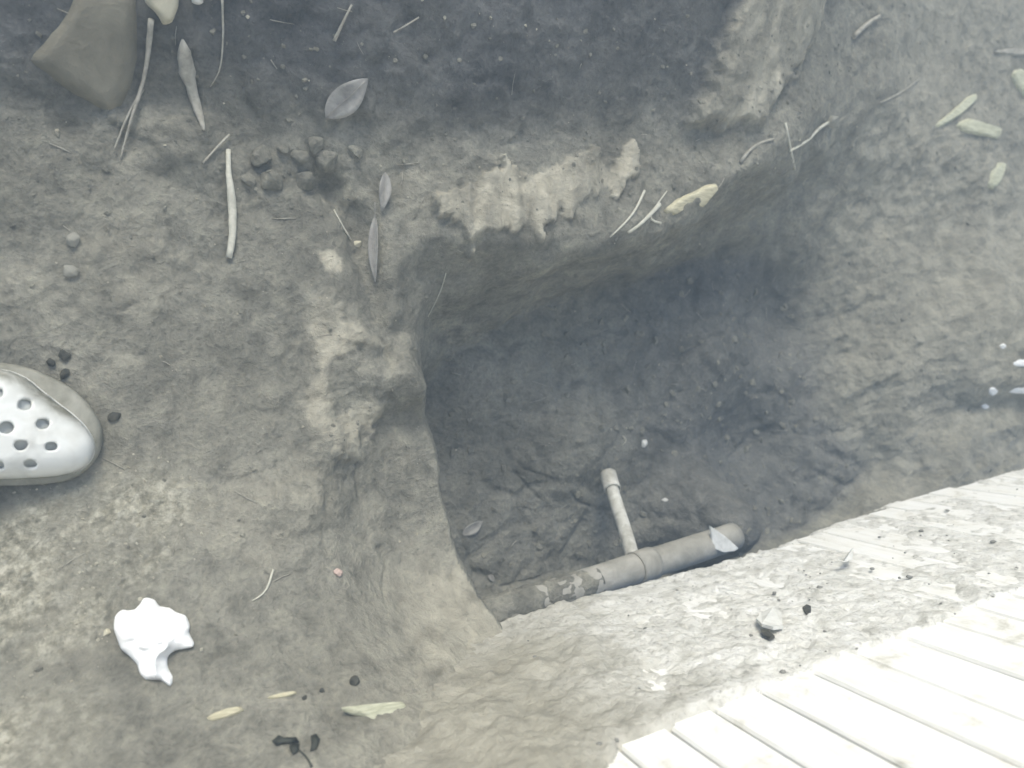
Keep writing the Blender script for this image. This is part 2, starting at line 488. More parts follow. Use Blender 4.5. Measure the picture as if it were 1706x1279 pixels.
# relief along the normals
d1, d2, cid = worley(gx + 0.012 * fbm(gx, gy, z0, 0.05, 2, seed=71), gy + 0.012 * fbm(gx, gy, z0 + 9, 0.05, 2, seed=72), 0.055, seed=73)
clods = (1 - np.clip(d1 * 1.25, 0, 1) ** 2) * (0.25 + 0.75 * cid)
e1, e2, eid = worley(gx, gy, 0.017, seed=74)
crumbs = (1 - np.clip(e1 * 1.4, 0, 1) ** 2) * np.where(eid > 0.62, eid, 0.0)
steep = 1 - NZ
zone_clod = sstep(-0.10, 0.02, over) * sstep(0.30, 0.05, over) * sstep(0.75, 0.35, gx) + 0.35 * sstep(0.8, 1.0, pit_t)
disp = (0.0105 * fbm(gx, gy, h, 0.11, 5, 0.55, seed=75)
        + (0.0018 + 0.0058 * sstep(-0.25, 0.35, fbm(gx, gy, z0, 0.16, 3, 0.55, seed=98))) * fbm(gx, gy, h, 0.030, 4, 0.65, seed=76)
        + 0.010 * clods * np.clip(zone_clod, 0, 1) + 0.0016 * crumbs * (0.2 + 0.6 * np.clip(zone_clod + grit, 0, 1)))
stripe = fbm(gx * 1.0, gy * 0.22, z0, 0.022, 3, 0.55, seed=82)
disp = disp + 0.007 * m_strip + 0.006 * soft(clay_ledge, 0.010) + 0.010 * soft(pale_knob, 0.02) + 0.013 * stripe * m_strip + (0.020 + 0.004 * stripe) * soft(clay_bits[2], 0.014)
disp = disp + grit * 0.011 * np.abs(fbm(gx, gy, z0, 0.016, 3, 0.65, seed=77))
# spade scrapes running up the right-hand face
sc_r = sstep(1.16, 1.30, gx) * (pit_t > 0.02) * (pit_t < 0.98)
disp = disp + sc_r * 0.006 * fbm(gx * 0.35 + gy * 0.1, gy - 0.28 * gx, z0, 0.030, 4, 0.6, seed=78)
mx_, my_ = at_z(292, 232, 0.01)
disp = disp + 0.020 * np.exp(-(np.hypot(gx - mx_, gy - my_) / 0.036) ** 3)
# slumped lobes on the pit's faces
face = sstep(0.40, 0.50, gx) * sstep(0.02, 0.25, pit_t) * sstep(1.0, 0.75, pit_t)
disp = disp + face * (0.020 * fbm(gx, gy, h * 0.7, 0.13, 3, 0.5, seed=83) + 0.008 * np.abs(fbm(gx, gy, h, 0.05, 3, 0.55, seed=84)))
w1, w2, wid = worley(gx + 0.02 * fbm(gx, gy, z0, 0.06, 2, seed=85), gy + 0.02 * fbm(gx, gy, z0 + 3, 0.06, 2, seed=86), 0.10, seed=87)
disp = disp + sstep(0.7, 1.0, pit_t) * (0.008 * (w2 - w1 > 0.0) * sstep(0.0, 0.30, w2 - w1) * wid)
# creases: short drying cracks
def crack(line, depth, w=0.0028, z=0.0):
    global disp
    L = pz(line, z)
    k = (gx > min(p[0] for p in L) - 0.05) & (gx < max(p[0] for p in L) + 0.05) & (gy > min(p[1] for p in L) - 0.05) & (gy < max(p[1] for p in L) + 0.05)
    xs = gx[k] + 0.006 * fbm(gx[k], gy[k], z0[k], 0.02, 3, seed=79); ys = gy[k] + 0.006 * fbm(gx[k], gy[k], z0[k] + 4, 0.02, 3, seed=80)
    disp[k] -= depth * (0.25 + 0.75 * sstep(-0.3, 0.4, fbm(gx[k], gy[k], z0[k], 0.03, 2, seed=81))) * np.exp(-(seg_dist(xs, ys, L, False) / w) ** 2)
for L, dp, z in [([(503, 745), (500, 790), (512, 830)], 0.010, 0), ([(596, 775), (594, 820), (602, 870)], 0.012, -0.03),
              ([(310, 985), (335, 960), (340, 925)], 0.008, 0), ([(325, 1075), (345, 1055), (375, 1045)], 0.012, 0),
              ([(185, 1010), (205, 975), (213, 945)], 0.009, 0), ([(250, 970), (285, 965)], 0.006, 0),
              ([(625, 905), (635, 930), (622, 965), (618, 985)], 0.009, -0.03), ([(800, 1115), (815, 1080), (822, 1055)], 0.009, 0.05),
              ([(805, 1105), (812, 1150)], 0.006, 0.1), ([(210, 515), (235, 500)], 0.008, 0), ([(400, 577), (420, 570)], 0.008, 0),
              ([(830, 720), (850, 780), (900, 830)], 0.014, FLOOR_Z), ([(860, 770), (920, 800), (960, 830), (1000, 850)], 0.014, FLOOR_Z),
              ([(770, 605), (790, 580), (830, 560)], 0.012, -0.2), ([(750, 840), (770, 900), (790, 960)], 0.010, FLOOR_Z),
              ([(1070, 640), (1110, 600), (1160, 570), (1210, 545)], 0.014, FLOOR_Z), ([(820, 700), (860, 685), (960, 690)], 0.010, FLOOR_Z),
              ([(560, 600), (590, 590), (630, 600)], 0.012, 0), ([(660, 700), (700, 650)], 0.008, -0.05)]:
    crack(L, dp * 0.45, 0.0026, z)
disp = disp * near
vx = gx + NX * disp; vy = gy + NY * disp; vz = h + NZ * disp

co = np.stack([vx, vy, vz], 1).astype(np.float32)
ii = (np.arange(nx - 1)[:, None] * ny + np.arange(ny - 1)[None, :]).ravel()
quads = np.stack([ii, ii + ny, ii + ny + 1, ii + 1], 1).astype(np.int32)
me = bpy.data.meshes.new('ground')
me.vertices.add(len(co)); me.vertices.foreach_set('co', co.ravel())
me.loops.add(quads.size); me.loops.foreach_set('vertex_index', quads.ravel())
me.polygons.add(len(quads)); me.polygons.foreach_set('loop_start', np.arange(0, quads.size, 4, dtype=np.int32))
me.update(calc_edges=True)
me.polygons.foreach_set('use_smooth', np.ones(len(quads), bool))
for nm, arr in (('clay', clay), ('grit', grit), ('damp_shade', damp_shade), ('wet', wet)):
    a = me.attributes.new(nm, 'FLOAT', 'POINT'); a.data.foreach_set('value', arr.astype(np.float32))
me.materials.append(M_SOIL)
ground = bpy.data.objects.new('ground', me)
COL.objects.link(ground)
tag(ground, 'bare grey brown soil with a dug pit beside the pale board wall', kind='structure')

# lighter copy of the near surface to drop things onto
sx = np.where((AX > -0.6) & (AX < 2.3))[0][::2]; sy = np.where((AY > -0.9) & (AY < 1.5))[0][::2]
idx = (sx[:, None] * ny + sy[None, :])
bv = co[idx.ravel()].astype(float)
n1, n2 = len(sx), len(sy)
jj = (np.arange(n1 - 1)[:, None] * n2 + np.arange(n2 - 1)[None, :]).ravel()
BVH = BVHTree.FromPolygons([Vector(v) for v in bv], np.stack([jj, jj + n2, jj + n2 + 1, jj + 1], 1).tolist())

def hit(px, py):
    d = Vector(ray(px, py)).normalized()
    loc, nrm, _, _ = BVH.ray_cast(Vector((0, 0, CAM_H)), d)
    if loc is None:
        x, y = at_z(px, py, 0); return Vector((x, y, 0)), Vector((0, 0, 1))
    return loc, nrm
def drop(x, y):
    loc, nrm, _, _ = BVH.ray_cast(Vector((x, y, 3)), Vector((0, 0, -1)))
    if loc is None: return Vector((x, y, 0)), Vector((0, 0, 1))
    return loc, nrm
def smooth_normal(px, py, r=18):
    v = Vector((0, 0, 0))
    for dx, dy in ((0, 0), (r, 0), (-r, 0), (0, r), (0, -r)): v += hit(px + dx, py + dy)[1]
    return v.normalized()

# ---------------------------------------------------------------- board wall
wall_root = empty('board_wall', (*wall_pt(0.0), 0.0))
tag(wall_root, 'whitewashed wall of upright narrow boards, mud splashed along its foot, beside the pit', 'wall')
wall_root.rotation_euler = (0, 0, WA)
joints = [0.316, 0.370, 0.424, 0.482, 0.550, 0.615, 0.686, 0.750, 0.812]
while joints[-1] < 4.0: joints.append(joints[-1] + rnd.uniform(0.058, 0.070))
while joints[0] > -2.0: joints.insert(0, joints[0] - rnd.uniform(0.056, 0.068))
for a, b in zip(joints[:-1], joints[1:]):
    g0, g1 = rnd.uniform(0.0012, 0.0026), rnd.uniform(0.0012, 0.0026)
    zb = float(np.interp(a, [0.16, 0.20, 0.76, 1.15, 1.5, 1.7, 1.75], [-0.15, 0.040, 0.044, -0.012, 0.0, 0.0, -0.18])) + rnd.uniform(-0.006, 0.006)
    front = rnd.uniform(-0.0022, 0.0)
    bm = bmesh.new()
    # slightly wandering edges, tapered joint
    N = 14
    top = 2.15
    zs = [zb + (top - zb) * (k / N) ** 1.6 for k in range(N + 1)]
    prev = None
    for z in zs:
        wl = 0.0009 * math.sin(z * 17 + a * 90) + rnd.uniform(-0.0005, 0.0005)
        wr = 0.0009 * math.sin(z * 13 + b * 70) + rnd.uniform(-0.0005, 0.0005)
        L, Rr = a + g0 + wl, b - g1 + wr
        ring = [bm.verts.new(p) for p in ((L + 0.002, front, z), (Rr - 0.002, front + rnd.uniform(-0.0004, 0.0004), z), (Rr, front - 0.003, z), (Rr, -0.022, z), (L, -0.022, z), (L, front - 0.003, z))]
        if prev:
            for q in range(6): bm.faces.new((prev[q], prev[(q + 1) % 6], ring[(q + 1) % 6], ring[q]))
        else: bm.faces.new(ring[::-1])
        prev = ring
    bm.faces.new(prev)
    bm_obj('board', bm, M_BOARD, wall_root)
for z in (0.10, 1.1, 1.95):
    bm = bmesh.new()
    bmesh.ops.create_cube(bm, size=1)
    bmesh.ops.scale(bm, vec=(6.0, 0.045, 0.09), verts=bm.verts)
    bmesh.ops.translate(bm, vec=(1.0, -0.0455, z + 0.045), verts=bm.verts)
    bm_obj('rail', bm, M_RAIL, wall_root)
# mud crust over the lower boards: sinks behind the faces where the boards show
cs = np.arange(-0.15, 2.4, 0.0035); cv = np.arange(-0.02, 0.46, 0.0035)
CS, CV = np.meshgrid(cs, cv, indexing='ij'); s_, v_ = CS.ravel(), CV.ravel(); o_ = np.zeros_like(s_)
lim = 0.372 + 0.006 * fbm(s_, v_, o_, 0.05, 4, seed=91) + 0.9 * np.maximum(0, 0.315 - s_)
cover = 0.50 - 0.80 * sstep(0.42, 1.05, s_) - 0.35 * sstep(0.16, 0.0, v_) * sstep(0.45, 0.6, s_)
thick = (0.0045 + 0.005 * sstep(0.7, 0.3, s_)) * (fbm(s_, v_, o_, 0.07, 5, 0.6, seed=92) * 1.5 + cover) + 0.0032 * fbm(s_, v_, o_, 0.014, 3, 0.65, seed=94)
thick = thick + 0.0018 * sstep(0.05, 0.0, lim - v_) * sstep(0.9, 0.6, s_)            # a thicker lip at the tide line
thick = np.where(v_ > lim, -0.006, np.clip(thick, -0.006, 0.018))
thick = np.where(((s_ < 0.62) & (v_ < 0.12)) | ((s_ < 0.36) & (v_ < lim)), np.maximum(thick, 0.0025), thick)
thick = np.where(thick > 0.0, thick + 0.0028 * np.abs(fbm(s_, v_, o_, 0.011, 3, 0.65, seed=97)) * sstep(1.1, 0.5, s_), thick)
foot = np.interp(s_, [0.26, 0.31, 0.76, 1.15, 1.5], [-0.02, 0.031, 0.036, -0.018, -0.006]) + 0.005 * fbm(s_, v_, o_, 0.04, 3, seed=95)
thick = np.where(v_ < foot, -0.006, thick)
cm = len(cv)
kk = (np.arange(len(cs) - 1)[:, None] * cm + np.arange(cm - 1)[None, :]).ravel()
cq = np.stack([kk, kk + cm, kk + cm + 1, kk + 1], 1)
keep = (thick[cq] > -0.004).any(axis=1)
mud = mesh_obj('mud_splash', np.stack([s_, thick, v_], 1), cq[keep].tolist(), M_MUD, wall_root)
_a = mud.data.attributes.new('soil', 'FLOAT', 'POINT'); _a.data.foreach_set('value', np.clip(sstep(0.58, 0.24, s_ + 0.10 * fbm(s_, v_, o_, 0.08, 4, seed=96)), 0, 1).astype(np.float32))
tag(mud, 'dried mud crust splashed over the lower boards', kind='stuff')

# ---------------------------------------------------------------- builders for small things
def frame_at(px, py, lift=0.0, rot=0.0, flat=False):
    loc, _ = hit(px, py)
    n = Vector((0, 0, 1)) if flat else smooth_normal(px, py)
    q = Vector((0, 0, 1)).rotation_difference(n)
    return Matrix.Translation(loc + n * lift) @ q.to_matrix().to_4x4() @ Matrix.Rotation(rot, 4, 'Z')

def tube_mesh(pts, radii, seg=8, jitter=0.0, squash=1.0):
    vs, fs = [], []
    n = len(pts)
    for i, p in enumerate(pts):
        t = (pts[min(i + 1, n - 1)] - pts[max(i - 1, 0)]).normalized()
        up = Vector((0, 0, 1)) if abs(t.z) < 0.95 else Vector((1, 0, 0))
        a = t.cross(up).normalized(); b = a.cross(t).normalized()
        for k in range(seg):
            an = 2 * math.pi * k / seg
            r = radii[i] * (1 + jitter * rnd.uniform(-1, 1))
            vs.append(p + a * math.cos(an) * r + b * math.sin(an) * r * squash)
    for i in range(n - 1):
        for k in range(seg):
            fs.append((i * seg + k, i * seg + (k + 1) % seg, (i + 1) * seg + (k + 1) % seg, (i + 1) * seg + k))
    fs.append(tuple(range(seg))[::-1]); fs.append(tuple(range((n - 1) * seg, n * seg)))
    return vs, fs

def resample(path, step):
    out = []
    for (x0, y0), (x1, y1) in zip(path[:-1], path[1:]):
        k = max(1, int(math.hypot(x1 - x0, y1 - y0) / step))
        for i in range(k): out.append((x0 + (x1 - x0) * i / k, y0 + (y1 - y0) * i / k))
    out.append(path[-1]); return out

def local(pts, origin): return [p - origin for p in pts]

def twig(name, path, r0, r1, mat, label, cat, lifts=None, squash=1.0, jitter=0.12, group=None, parent=None):
    """a stalk lying on the soil: base, mid and tip heights in lifts"""
    pp = resample(path, 9)
    n = len(pp)
    lf = lifts or [0.3 * r0, 0.3 * r0]
    pts = []
    for i, (x, y) in enumerate(pp):
        u = i / max(1, n - 1)
        loc, nr = hit(x, y)
        pts.append(loc + Vector((0, 0, 1)) * (r0 * 0.35 + 0.55 * float(np.interp(u, np.linspace(0, 1, len(lf)), lf))))
    # take the bumps of the soil out of the stalk
    for _ in range(4):
        pts = [pts[0]] + [(pts[i - 1] + pts[i] * 2 + pts[i + 1]) / 4 for i in range(1, n - 1)] + [pts[-1]]
    rad = [float(np.interp(i / max(1, n - 1), np.linspace(0, 1, 2 if not isinstance(r1, (list, tuple)) else len(r1)), (r0, r1) if not isinstance(r1, (list, tuple)) else r1)) for i in range(n)]
    o0 = pts[0].copy()
    vs, fs = tube_mesh(local(pts, o0), rad, 7, jitter, squash)
    o = mesh_obj(name, vs, fs, mat, parent)
    o.location = o0
    if label: tag(o, label, cat, group)
    return o

def poly_world(poly):
    """outline of the picture -> points on the soil's mean plane under it"""
    cx = sum(p[0] for p in poly) / len(poly); cy = sum(p[1] for p in poly) / len(poly)
    pts = [hit(x, y)[0] for x, y in poly]
    c, _ = hit(cx, cy)
    A = np.array([[p.x - c.x, p.y - c.y, 1] for p in pts]); B = np.array([p.z for p in pts])
    (a, b, d), *_ = np.linalg.lstsq(A, B, rcond=None)
    a = float(np.clip(a, -0.8, 0.8)); b = float(np.clip(b, -0.8, 0.8))
    n = Vector((-a, -b, 1)).normalized()
    org = Vector((c.x, c.y, d))
    out = []
    for x, y in poly:
        dv = Vector(ray(x, y)); o = Vector((0, 0, CAM_H))
        t = (org - o).dot(n) / dv.dot(n)
        out.append(o + dv * t)
    return out, org, n

def slab(name, poly, height, mat, label, cat, flat=0.6, bumps=0.1, sink=0.25, res=7, group=None, seed=0, tilt=(0, 0)):
    """stone / chip / wad: an outline with rounded shoulders, uneven top and a closed underside"""
    P, org, n = poly_world(poly)
    q = Vector((0, 0, 1)).rotation_difference(n)
    inv = q.inverted()
    L = [inv @ (p - org) for p in P]
    # densify the outline
    D = []
    for i in range(len(L)):
        a, b = L[i], L[(i + 1) % len(L)]
        k = 3
        for j in range(k): D.append(a.lerp(b, j / k))
    m = len(D)
    S = [(D[i - 1] + D[i] * 3 + D[(i + 1) % m]) / 5 for i in range(m)]
    c = sum(S, Vector((0, 0, 0))) / m
    size = max((p - c).length for p in S)
    vs, fs = [], []
    rings = res
    def surf(u):      # u=0 outline, 1 centre
        return height * (min(1.0, u / (1 - flat)) if flat < 1 else 1) ** 0.55
    for r in range(rings):
        u = r / rings
        for i, p in enumerate(S):
            v = p.lerp(c, u * 0.98)
            z = surf(u) - height * sink
            e = np.array([v.x + seed * 1.3]), np.array([v.y]), np.array([seed * 0.7])
            z += height * bumps * float(fbm(*e, size * 0.5, 4, 0.6, seed=seed)[0]) * (0.3 + 0.7 * min(1, u * 3))
            z += (v.x - c.x) * tilt[0] + (v.y - c.y) * tilt[1]
            vs.append(Vector((v.x, v.y, z)))
    vs.append(Vector((c.x, c.y, surf(1) - height * sink)))
    top = len(vs) - 1
    for r in range(rings - 1):
        for i in range(m):
            fs.append((r * m + i, r * m + (i + 1) % m, (r + 1) * m + (i + 1) % m, (r + 1) * m + i))
    for i in range(m): fs.append(((rings - 1) * m + i, (rings - 1) * m + (i + 1) % m, top))
    b0 = len(vs)
    for p in S: vs.append(Vector((p.x * 0.97 + c.x * 0.03, p.y * 0.97 + c.y * 0.03, -height * (sink + 0.35))))
    for i in range(m): fs.append((b0 + i, b0 + (i + 1) % m, (i + 1) % m, i))
    fs.append(tuple(range(b0, b0 + m))[::-1])
    area = sum((S[i].x * S[(i + 1) % m].y - S[(i + 1) % m].x * S[i].y) for i in range(m))
    if area < 0: fs = [f[::-1] for f in fs]
    o = mesh_obj(name, vs, fs, mat)
    o.location = org; o.rotation_mode = 'QUATERNION'; o.rotation_quaternion = q
    if label: tag(o, label, cat, group)
    return o

def clod_verts(r, seed, sq=0.75, bev=True):
    q = random.Random(seed)
    ax = (q.uniform(0.8, 1.25), q.uniform(0.75, 1.1), sq)
    bm = bmesh.new()
    for _ in range(17):
        d = Vector((q.gauss(0, 1), q.gauss(0, 1), q.gauss(0, 1))).normalized() * q.uniform(0.78, 1.12)
        bm.verts.new((d.x * ax[0] * r, d.y * ax[1] * r, d.z * ax[2] * r))
    bmesh.ops.convex_hull(bm, input=bm.verts[:])
    bmesh.ops.delete(bm, geom=[v for v in bm.verts if not v.link_faces], context='VERTS')
    if bev: bmesh.ops.bevel(bm, geom=bm.edges[:], offset=r * 0.07, segments=1, affect='EDGES')
    return bm

def clod(name, px, py, r_px, mat, label, cat, seed, group=None, sq=0.75):
    M = frame_at(px, py, 0, rnd.uniform(0, 6))
    d = (M.translation - Vector((0, 0, CAM_H))).dot(Vector(FV))
    r = 1.08 * r_px * d / FPX
    o = bm_obj(name, clod_verts(r, seed, sq), mat, None, False)
    o.matrix_world = M @ Matrix.Translation((0, 0, r * 0.18))
    tag(o, label, cat, group)
    return o

def leaf(name, tail, tip, width_px, mat, label, curl=0.25, stem=0.0, lift=0.004, group=None, cat='leaf', skew=0.0):
    a, _ = hit(*tail); b, _ = hit(*tip)
    cx, cy = (tail[0] + tip[0]) / 2, (tail[1] + tip[1]) / 2
    n = smooth_normal(cx, cy, 25)
    ax = (b - a); ln = ax.length; ax.normalize()
    n = (n - ax * n.dot(ax)).normalized()
    sd = n.cross(ax)
    dpt = ((a + b) / 2 - Vector((0, 0, CAM_H))).dot(Vector(FV))
    w = width_px * dpt / FPX / 2
    vs, fs = [], []
    NU, NV = 14, 6
    for i in range(NU + 1):
        u = i / NU
        prof = (math.sin(math.pi * u ** 0.85)) ** 0.8 if 0 < u < 1 else 0.0
        for j in range(NV + 1):
            v = j / NV * 2 - 1
            hgt = curl * w * (abs(v) ** 1.6) * prof + 0.10 * ln * curl * math.sin(math.pi * u) + 0.06 * w * math.sin(9 * u + 3 * v)
            vs.append(ax * (u * ln) + sd * (v * w * prof + skew * ln * math.sin(math.pi * u)) + n * (hgt + lift))
    W = NV + 1
    for i in range(NU):
        for j in range(NV): fs.append((i * W + j, (i + 1) * W + j, (i + 1) * W + j + 1, i * W + j + 1))
    root = mesh_obj(name, vs, fs, mat)
    sm = root.modifiers.new('thick', 'SOLIDIFY'); sm.thickness = 0.0006
    root.location = a
    pts = [ax * (u * ln) + sd * (skew * ln * math.sin(math.pi * max(0, u))) + n * (lift + 0.0007 + (0.10 * ln * curl * math.sin(math.pi * u) if u > 0 else 0)) for u in np.linspace(-stem, 0.95, 14)]
    v2, f2 = tube_mesh(pts, [w * 0.03 + 0.0003] * 14, 5)
    mesh_obj('midrib', v2, f2, mat, root)
    tag(root, label, cat, group)
    return root

# ---------------------------------------------------------------- pipes in the pit
def straight(name, p0, p1, r, mat, parent, seg=24, n=40, hollow=True, wob=0.0):
    ax = (p1 - p0); L = ax.length; ax.normalize()
    pts = [ax * (L * i / n) for i in range(n + 1)]
    if wob: pts = [p + Vector((0, 0, 1)) * wob * math.sin(i * 0.23) for i, p in enumerate(pts)]
    vs, fs = tube_mesh(pts, [r * (1 + 0.012 * rnd.uniform(-1, 1)) for _ in pts], seg, 0.006)
    if hollow:
        fs = fs[:-2]
        v2, f2 = tube_mesh(pts, [r * 0.86] * (n + 1), seg)
        k = len(vs); f2 = [tuple(k + i for i in f[::-1]) for f in f2[:-2]]
        vs += v2; fs += f2
        for e in (0, n):
            for s in range(seg):
                q = (e * seg + s, e * seg + (s + 1) % seg, k + e * seg + (s + 1) % seg, k + e * seg + s)
                fs.append(q if e else q[::-1])
    o = mesh_obj(name, vs, fs, mat, parent)
    o.location = p0 - (parent.location if parent else Vector((0, 0, 0)))
    return o
def at3(px, py, z):
    x, y = at_z(px, py, z); return Vector((x, y, z))
pA, pB = at3(735, 1054, 0.004), at3(1222, 893, -0.085)
pipe = empty('drain_pipe', pA)
tag(pipe, 'muddy grey pipe lying under the foot of the board wall across the pit', 'pipe')
straight('pipe_body', pA, pB, 0.0235, M_PIPE, pipe, wob=0.0015)
cake_p = [(pB - pA) * (0.02 + 0.44 * i / 30) + Vector((0, 0, 0.001 * math.sin(i))) for i in range(31)]
cv_, cf_ = tube_mesh(cake_p, [0.0225 + 0.0045 * math.sin(math.pi * (1 - i / 30) * 0.5) + 0.0012 * math.sin(i * 1.7) for i in range(31)], 22, 0.06)
mesh_obj('caked_mud', cv_, cf_, M_SOIL, pipe)
straight('joint_collar', pA.lerp(pB, 0.60), pA.lerp(pB, 0.665), 0.0262, M_PIPE, pipe, n=6)
rB = at3(1056, 934, -0.060); rA = at3(1013, 790, FLOOR_Z + 0.035)
rod = empty('thin_pipe', rB)
tag(rod, 'thin white plastic pipe slanting from the pit floor up to the grey pipe', 'pipe')
straight('pipe_body', rB, rB.lerp(rA, 0.93), 0.0112, M_PVC, rod, 18, 26, wob=0.0012)
straight('coupling', rB.lerp(rA, 0.80), rA, 0.0148, M_PVC, rod, 18, 8)
# broken triangular shard by the pipe's end
sh = [(1187, 877), (1196, 884), (1208, 893), (1226, 912), (1221, 917), (1206, 920), (1190, 914), (1190, 898)]
def lift_poly(poly, z, th, name, mat, label, cat):
    P = [at3(x, y, z) for x, y in poly]; c = sum(P, Vector((0, 0, 0))) / len(P)
    bm = bmesh.new()
    f = bm.faces.new([bm.verts.new(p - c + Vector((0, 0, (p.x - c.x) * 0.25 + rnd.uniform(-.0008, .0008)))) for p in P])
    r = bmesh.ops.extrude_face_region(bm, geom=[f])
    bmesh.ops.translate(bm, vec=(0, 0, -th), verts=[v for v in r['geom'] if isinstance(v, bmesh.types.BMVert)])
    bmesh.ops.recalc_face_normals(bm, faces=bm.faces)
    bmesh.ops.bevel(bm, geom=bm.edges[:], offset=0.0007, segments=2, affect='EDGES')
    o = bm_obj(name, bm, mat); o.location = c
    tag(o, label, cat); return o
lift_poly(sh, -0.046, 0.005, 'broken_shard', M_SHARD, 'pale triangular shard resting on the end of the grey pipe', 'shard')

# ---------------------------------------------------------------- the clog at the left edge
def build_clog():
    root = empty('clog_shoe', (-0.20, -0.04, 0.0))
    tag(root, 'white rubber clog with vent holes and muddy sole at the left edge', 'shoe')
    base, _ = drop(-0.14, -0.045)
    zb = base.z + 0.002
    # upper and sole outlines, toe to the right; half outlines as y(x) on both sides
    zt = zb + 0.045
    up_px = [(0, 612), (40, 627), (66, 650), (95, 672), (122, 692), (146, 716), (158, 742), (152, 770), (132, 789), (100, 798), (50, 802), (0, 803)]
    so_px = [(0, 603), (40, 610), (80, 625), (118, 645), (150, 676), (170, 710), (170, 745), (155, 775), (130, 795), (100, 804), (50, 808), (0, 809)]
    up = [at_z(x, y, zt) for x, y in up_px]; so = [at_z(x, y, zb + 0.012) for x, y in so_px]
    # continue both behind the picture's edge to the heel
    def full(o, heel_x, inset):
        y0, y1 = o[0][1], o[-1][1]
        c = (y0 + y1) / 2; hw = (y0 - y1) / 2
        back = []
        for u in np.linspace(0.12, 1, 6):
            back.append((o[-1][0] + (heel_x - o[-1][0]) * u, c - hw * (1 - 0.28 * u)))
        for an in np.linspace(-0.9, 0.9, 5): back.append((heel_x - 0.024 * math.cos(an), c + 0.72 * hw * math.sin(an)))
        for u in np.linspace(1, 0.12, 6):
            back.append((o[0][0] + (heel_x - o[0][0]) * u, c + hw * (1 - 0.28 * u)))
        return o + back
    so_f = full(so, -0.335, 0)
    # smooth outline by Chaikin
    def chaikin(P, k=2):
        for _ in range(k):
            Q = []
            for i in range(len(P)):
                a, b = np.array(P[i]), np.array(P[(i + 1) % len(P)])
                Q += [tuple(a * .75 + b * .25), tuple(a * .25 + b * .75)]
            P = Q
        return P
    so_f = chaikin(so_f)
    org = root.location
    bm = bmesh.new()
    prof = [(1.0, zb - 0.004), (1.0, zb + 0.012), (0.988, zb + 0.019), (0.955, zb + 0.0225)]
    c0 = np.mean(so_f, 0); rings = []
    for sc, z in prof:
        rings.append([bm.verts.new((c0[0] + (p[0] - c0[0]) * sc - org.x, c0[1] + (p[1] - c0[1]) * sc - org.y, z)) for p in so_f])
    for r0, r1 in zip(rings[:-1], rings[1:]):
        for i in range(len(so_f)): bm.faces.new((r0[i], r0[(i + 1) % len(so_f)], r1[(i + 1) % len(so_f)], r1[i]))
    bm.faces.new(rings[-1]); bm.faces.new(rings[0][::-1])
    bmesh.ops.recalc_face_normals(bm, faces=bm.faces)
    bm_obj('sole', bm, M_SOLE, root, True)
    # upper: domed shell over its outline, open at the ankle, holes cut through
    upf = chaikin(full(up, -0.325, 0), 2)
    st = 0.0016
    xs = np.arange(-0.262, max(p[0] for p in upf) + st, st); ys = np.arange(min(p[1] for p in upf) - st, max(p[1] for p in upf) + st, st)
    X, Y = np.meshgrid(xs, ys, indexing='ij'); x, y = X.ravel(), Y.ravel()
    sd = sdist(x, y, upf)
    dirt = np.clip(0.02 + 0.20 * sstep(0.1, 0.5, fbm(x, y, x * 0, 0.03, 4, 0.6, seed=9)) + 1.0 * sstep(0.016, 0.0, sd) * sstep(-0.06, -0.02, y) + 0.35 * sstep(0.008, 0.0, sd), 0, 1)
    top = zt + 0.020 * sstep(-0.08, -0.19, x)
    side_low = zb + 0.016
    u = np.clip(sd / 0.030, 0, 1)
    z = side_low + (top - side_low) * np.sqrt(np.clip(1 - (1 - u) ** 2.4, 0, 1)) + 0.010 * np.clip(sd / 0.055, 0, 1)
    z = z + 0.0006 * fbm(x, y, z * 0, 0.03, 3, seed=8)
    holes_px = [(1, 653, 8), (44, 673, 9), (73, 705, 8.5), (17, 711, 9.5), (39, 740, 8.5), (87, 743, 8), (52, 773, 8), (1, 774, 8), (-30, 690, 9), (-40, 745, 9)]
    hole = np.zeros(x.shape, bool)
    for hx, hy, hr in holes_px:
        wx, wy = at_z(hx, hy, zt + 0.006)
        hole |= np.hypot(x - wx, y - wy) < hr * 0.00058
    # ankle opening
    hole |= ((x + 0.275) / 0.085) ** 2 + ((y + 0.040) / 0.036) ** 2 < 1
    ok = (sd > 0) & ~hole
    n2_ = len(ys)
    q = (np.arange(len(xs) - 1)[:, None] * n2_ + np.arange(n2_ - 1)[None, :]).ravel()
    q = np.stack([q, q + n2_, q + n2_ + 1, q + 1], 1)
    kq = ok[q].all(axis=1); q = q[kq]
    used = np.unique(q); remap = -np.ones(len(x), int); remap[used] = np.arange(len(used))
    o = mesh_obj('upper', np.stack([x[used] - org.x, y[used] - org.y, z[used]], 1), remap[q].tolist(), M_CLOG, root)
    a = o.data.attributes.new('dirt', 'FLOAT', 'POINT'); a.data.foreach_set('value', dirt[used].astype(np.float32))
    # round off the staircase of the grid's edges
    bmx = bmesh.new(); bmx.from_mesh(o.data)
    for _ in range(6):
        bd = [v for v in bmx.verts if v.is_boundary]
        new = {}
        for v in bd:
            nb = [e.other_vert(v).co for e in v.link_edges if e.is_boundary]
            if len(nb) == 2: new[v] = (nb[0] + nb[1]) * 0.25 + v.co * 0.5
        for v, c in new.items(): v.co = c
    # close the rim down to the sole along the outer edge
    bmx.to_mesh(o.data); bmx.free()
    so_mod = o.modifiers.new('thick', 'SOLIDIFY'); so_mod.thickness = 0.0035; so_mod.offset = -1
    # skirt joining upper and sole
    bm = bmesh.new(); lo = []; hi = []
    cu = np.mean(upf, 0)
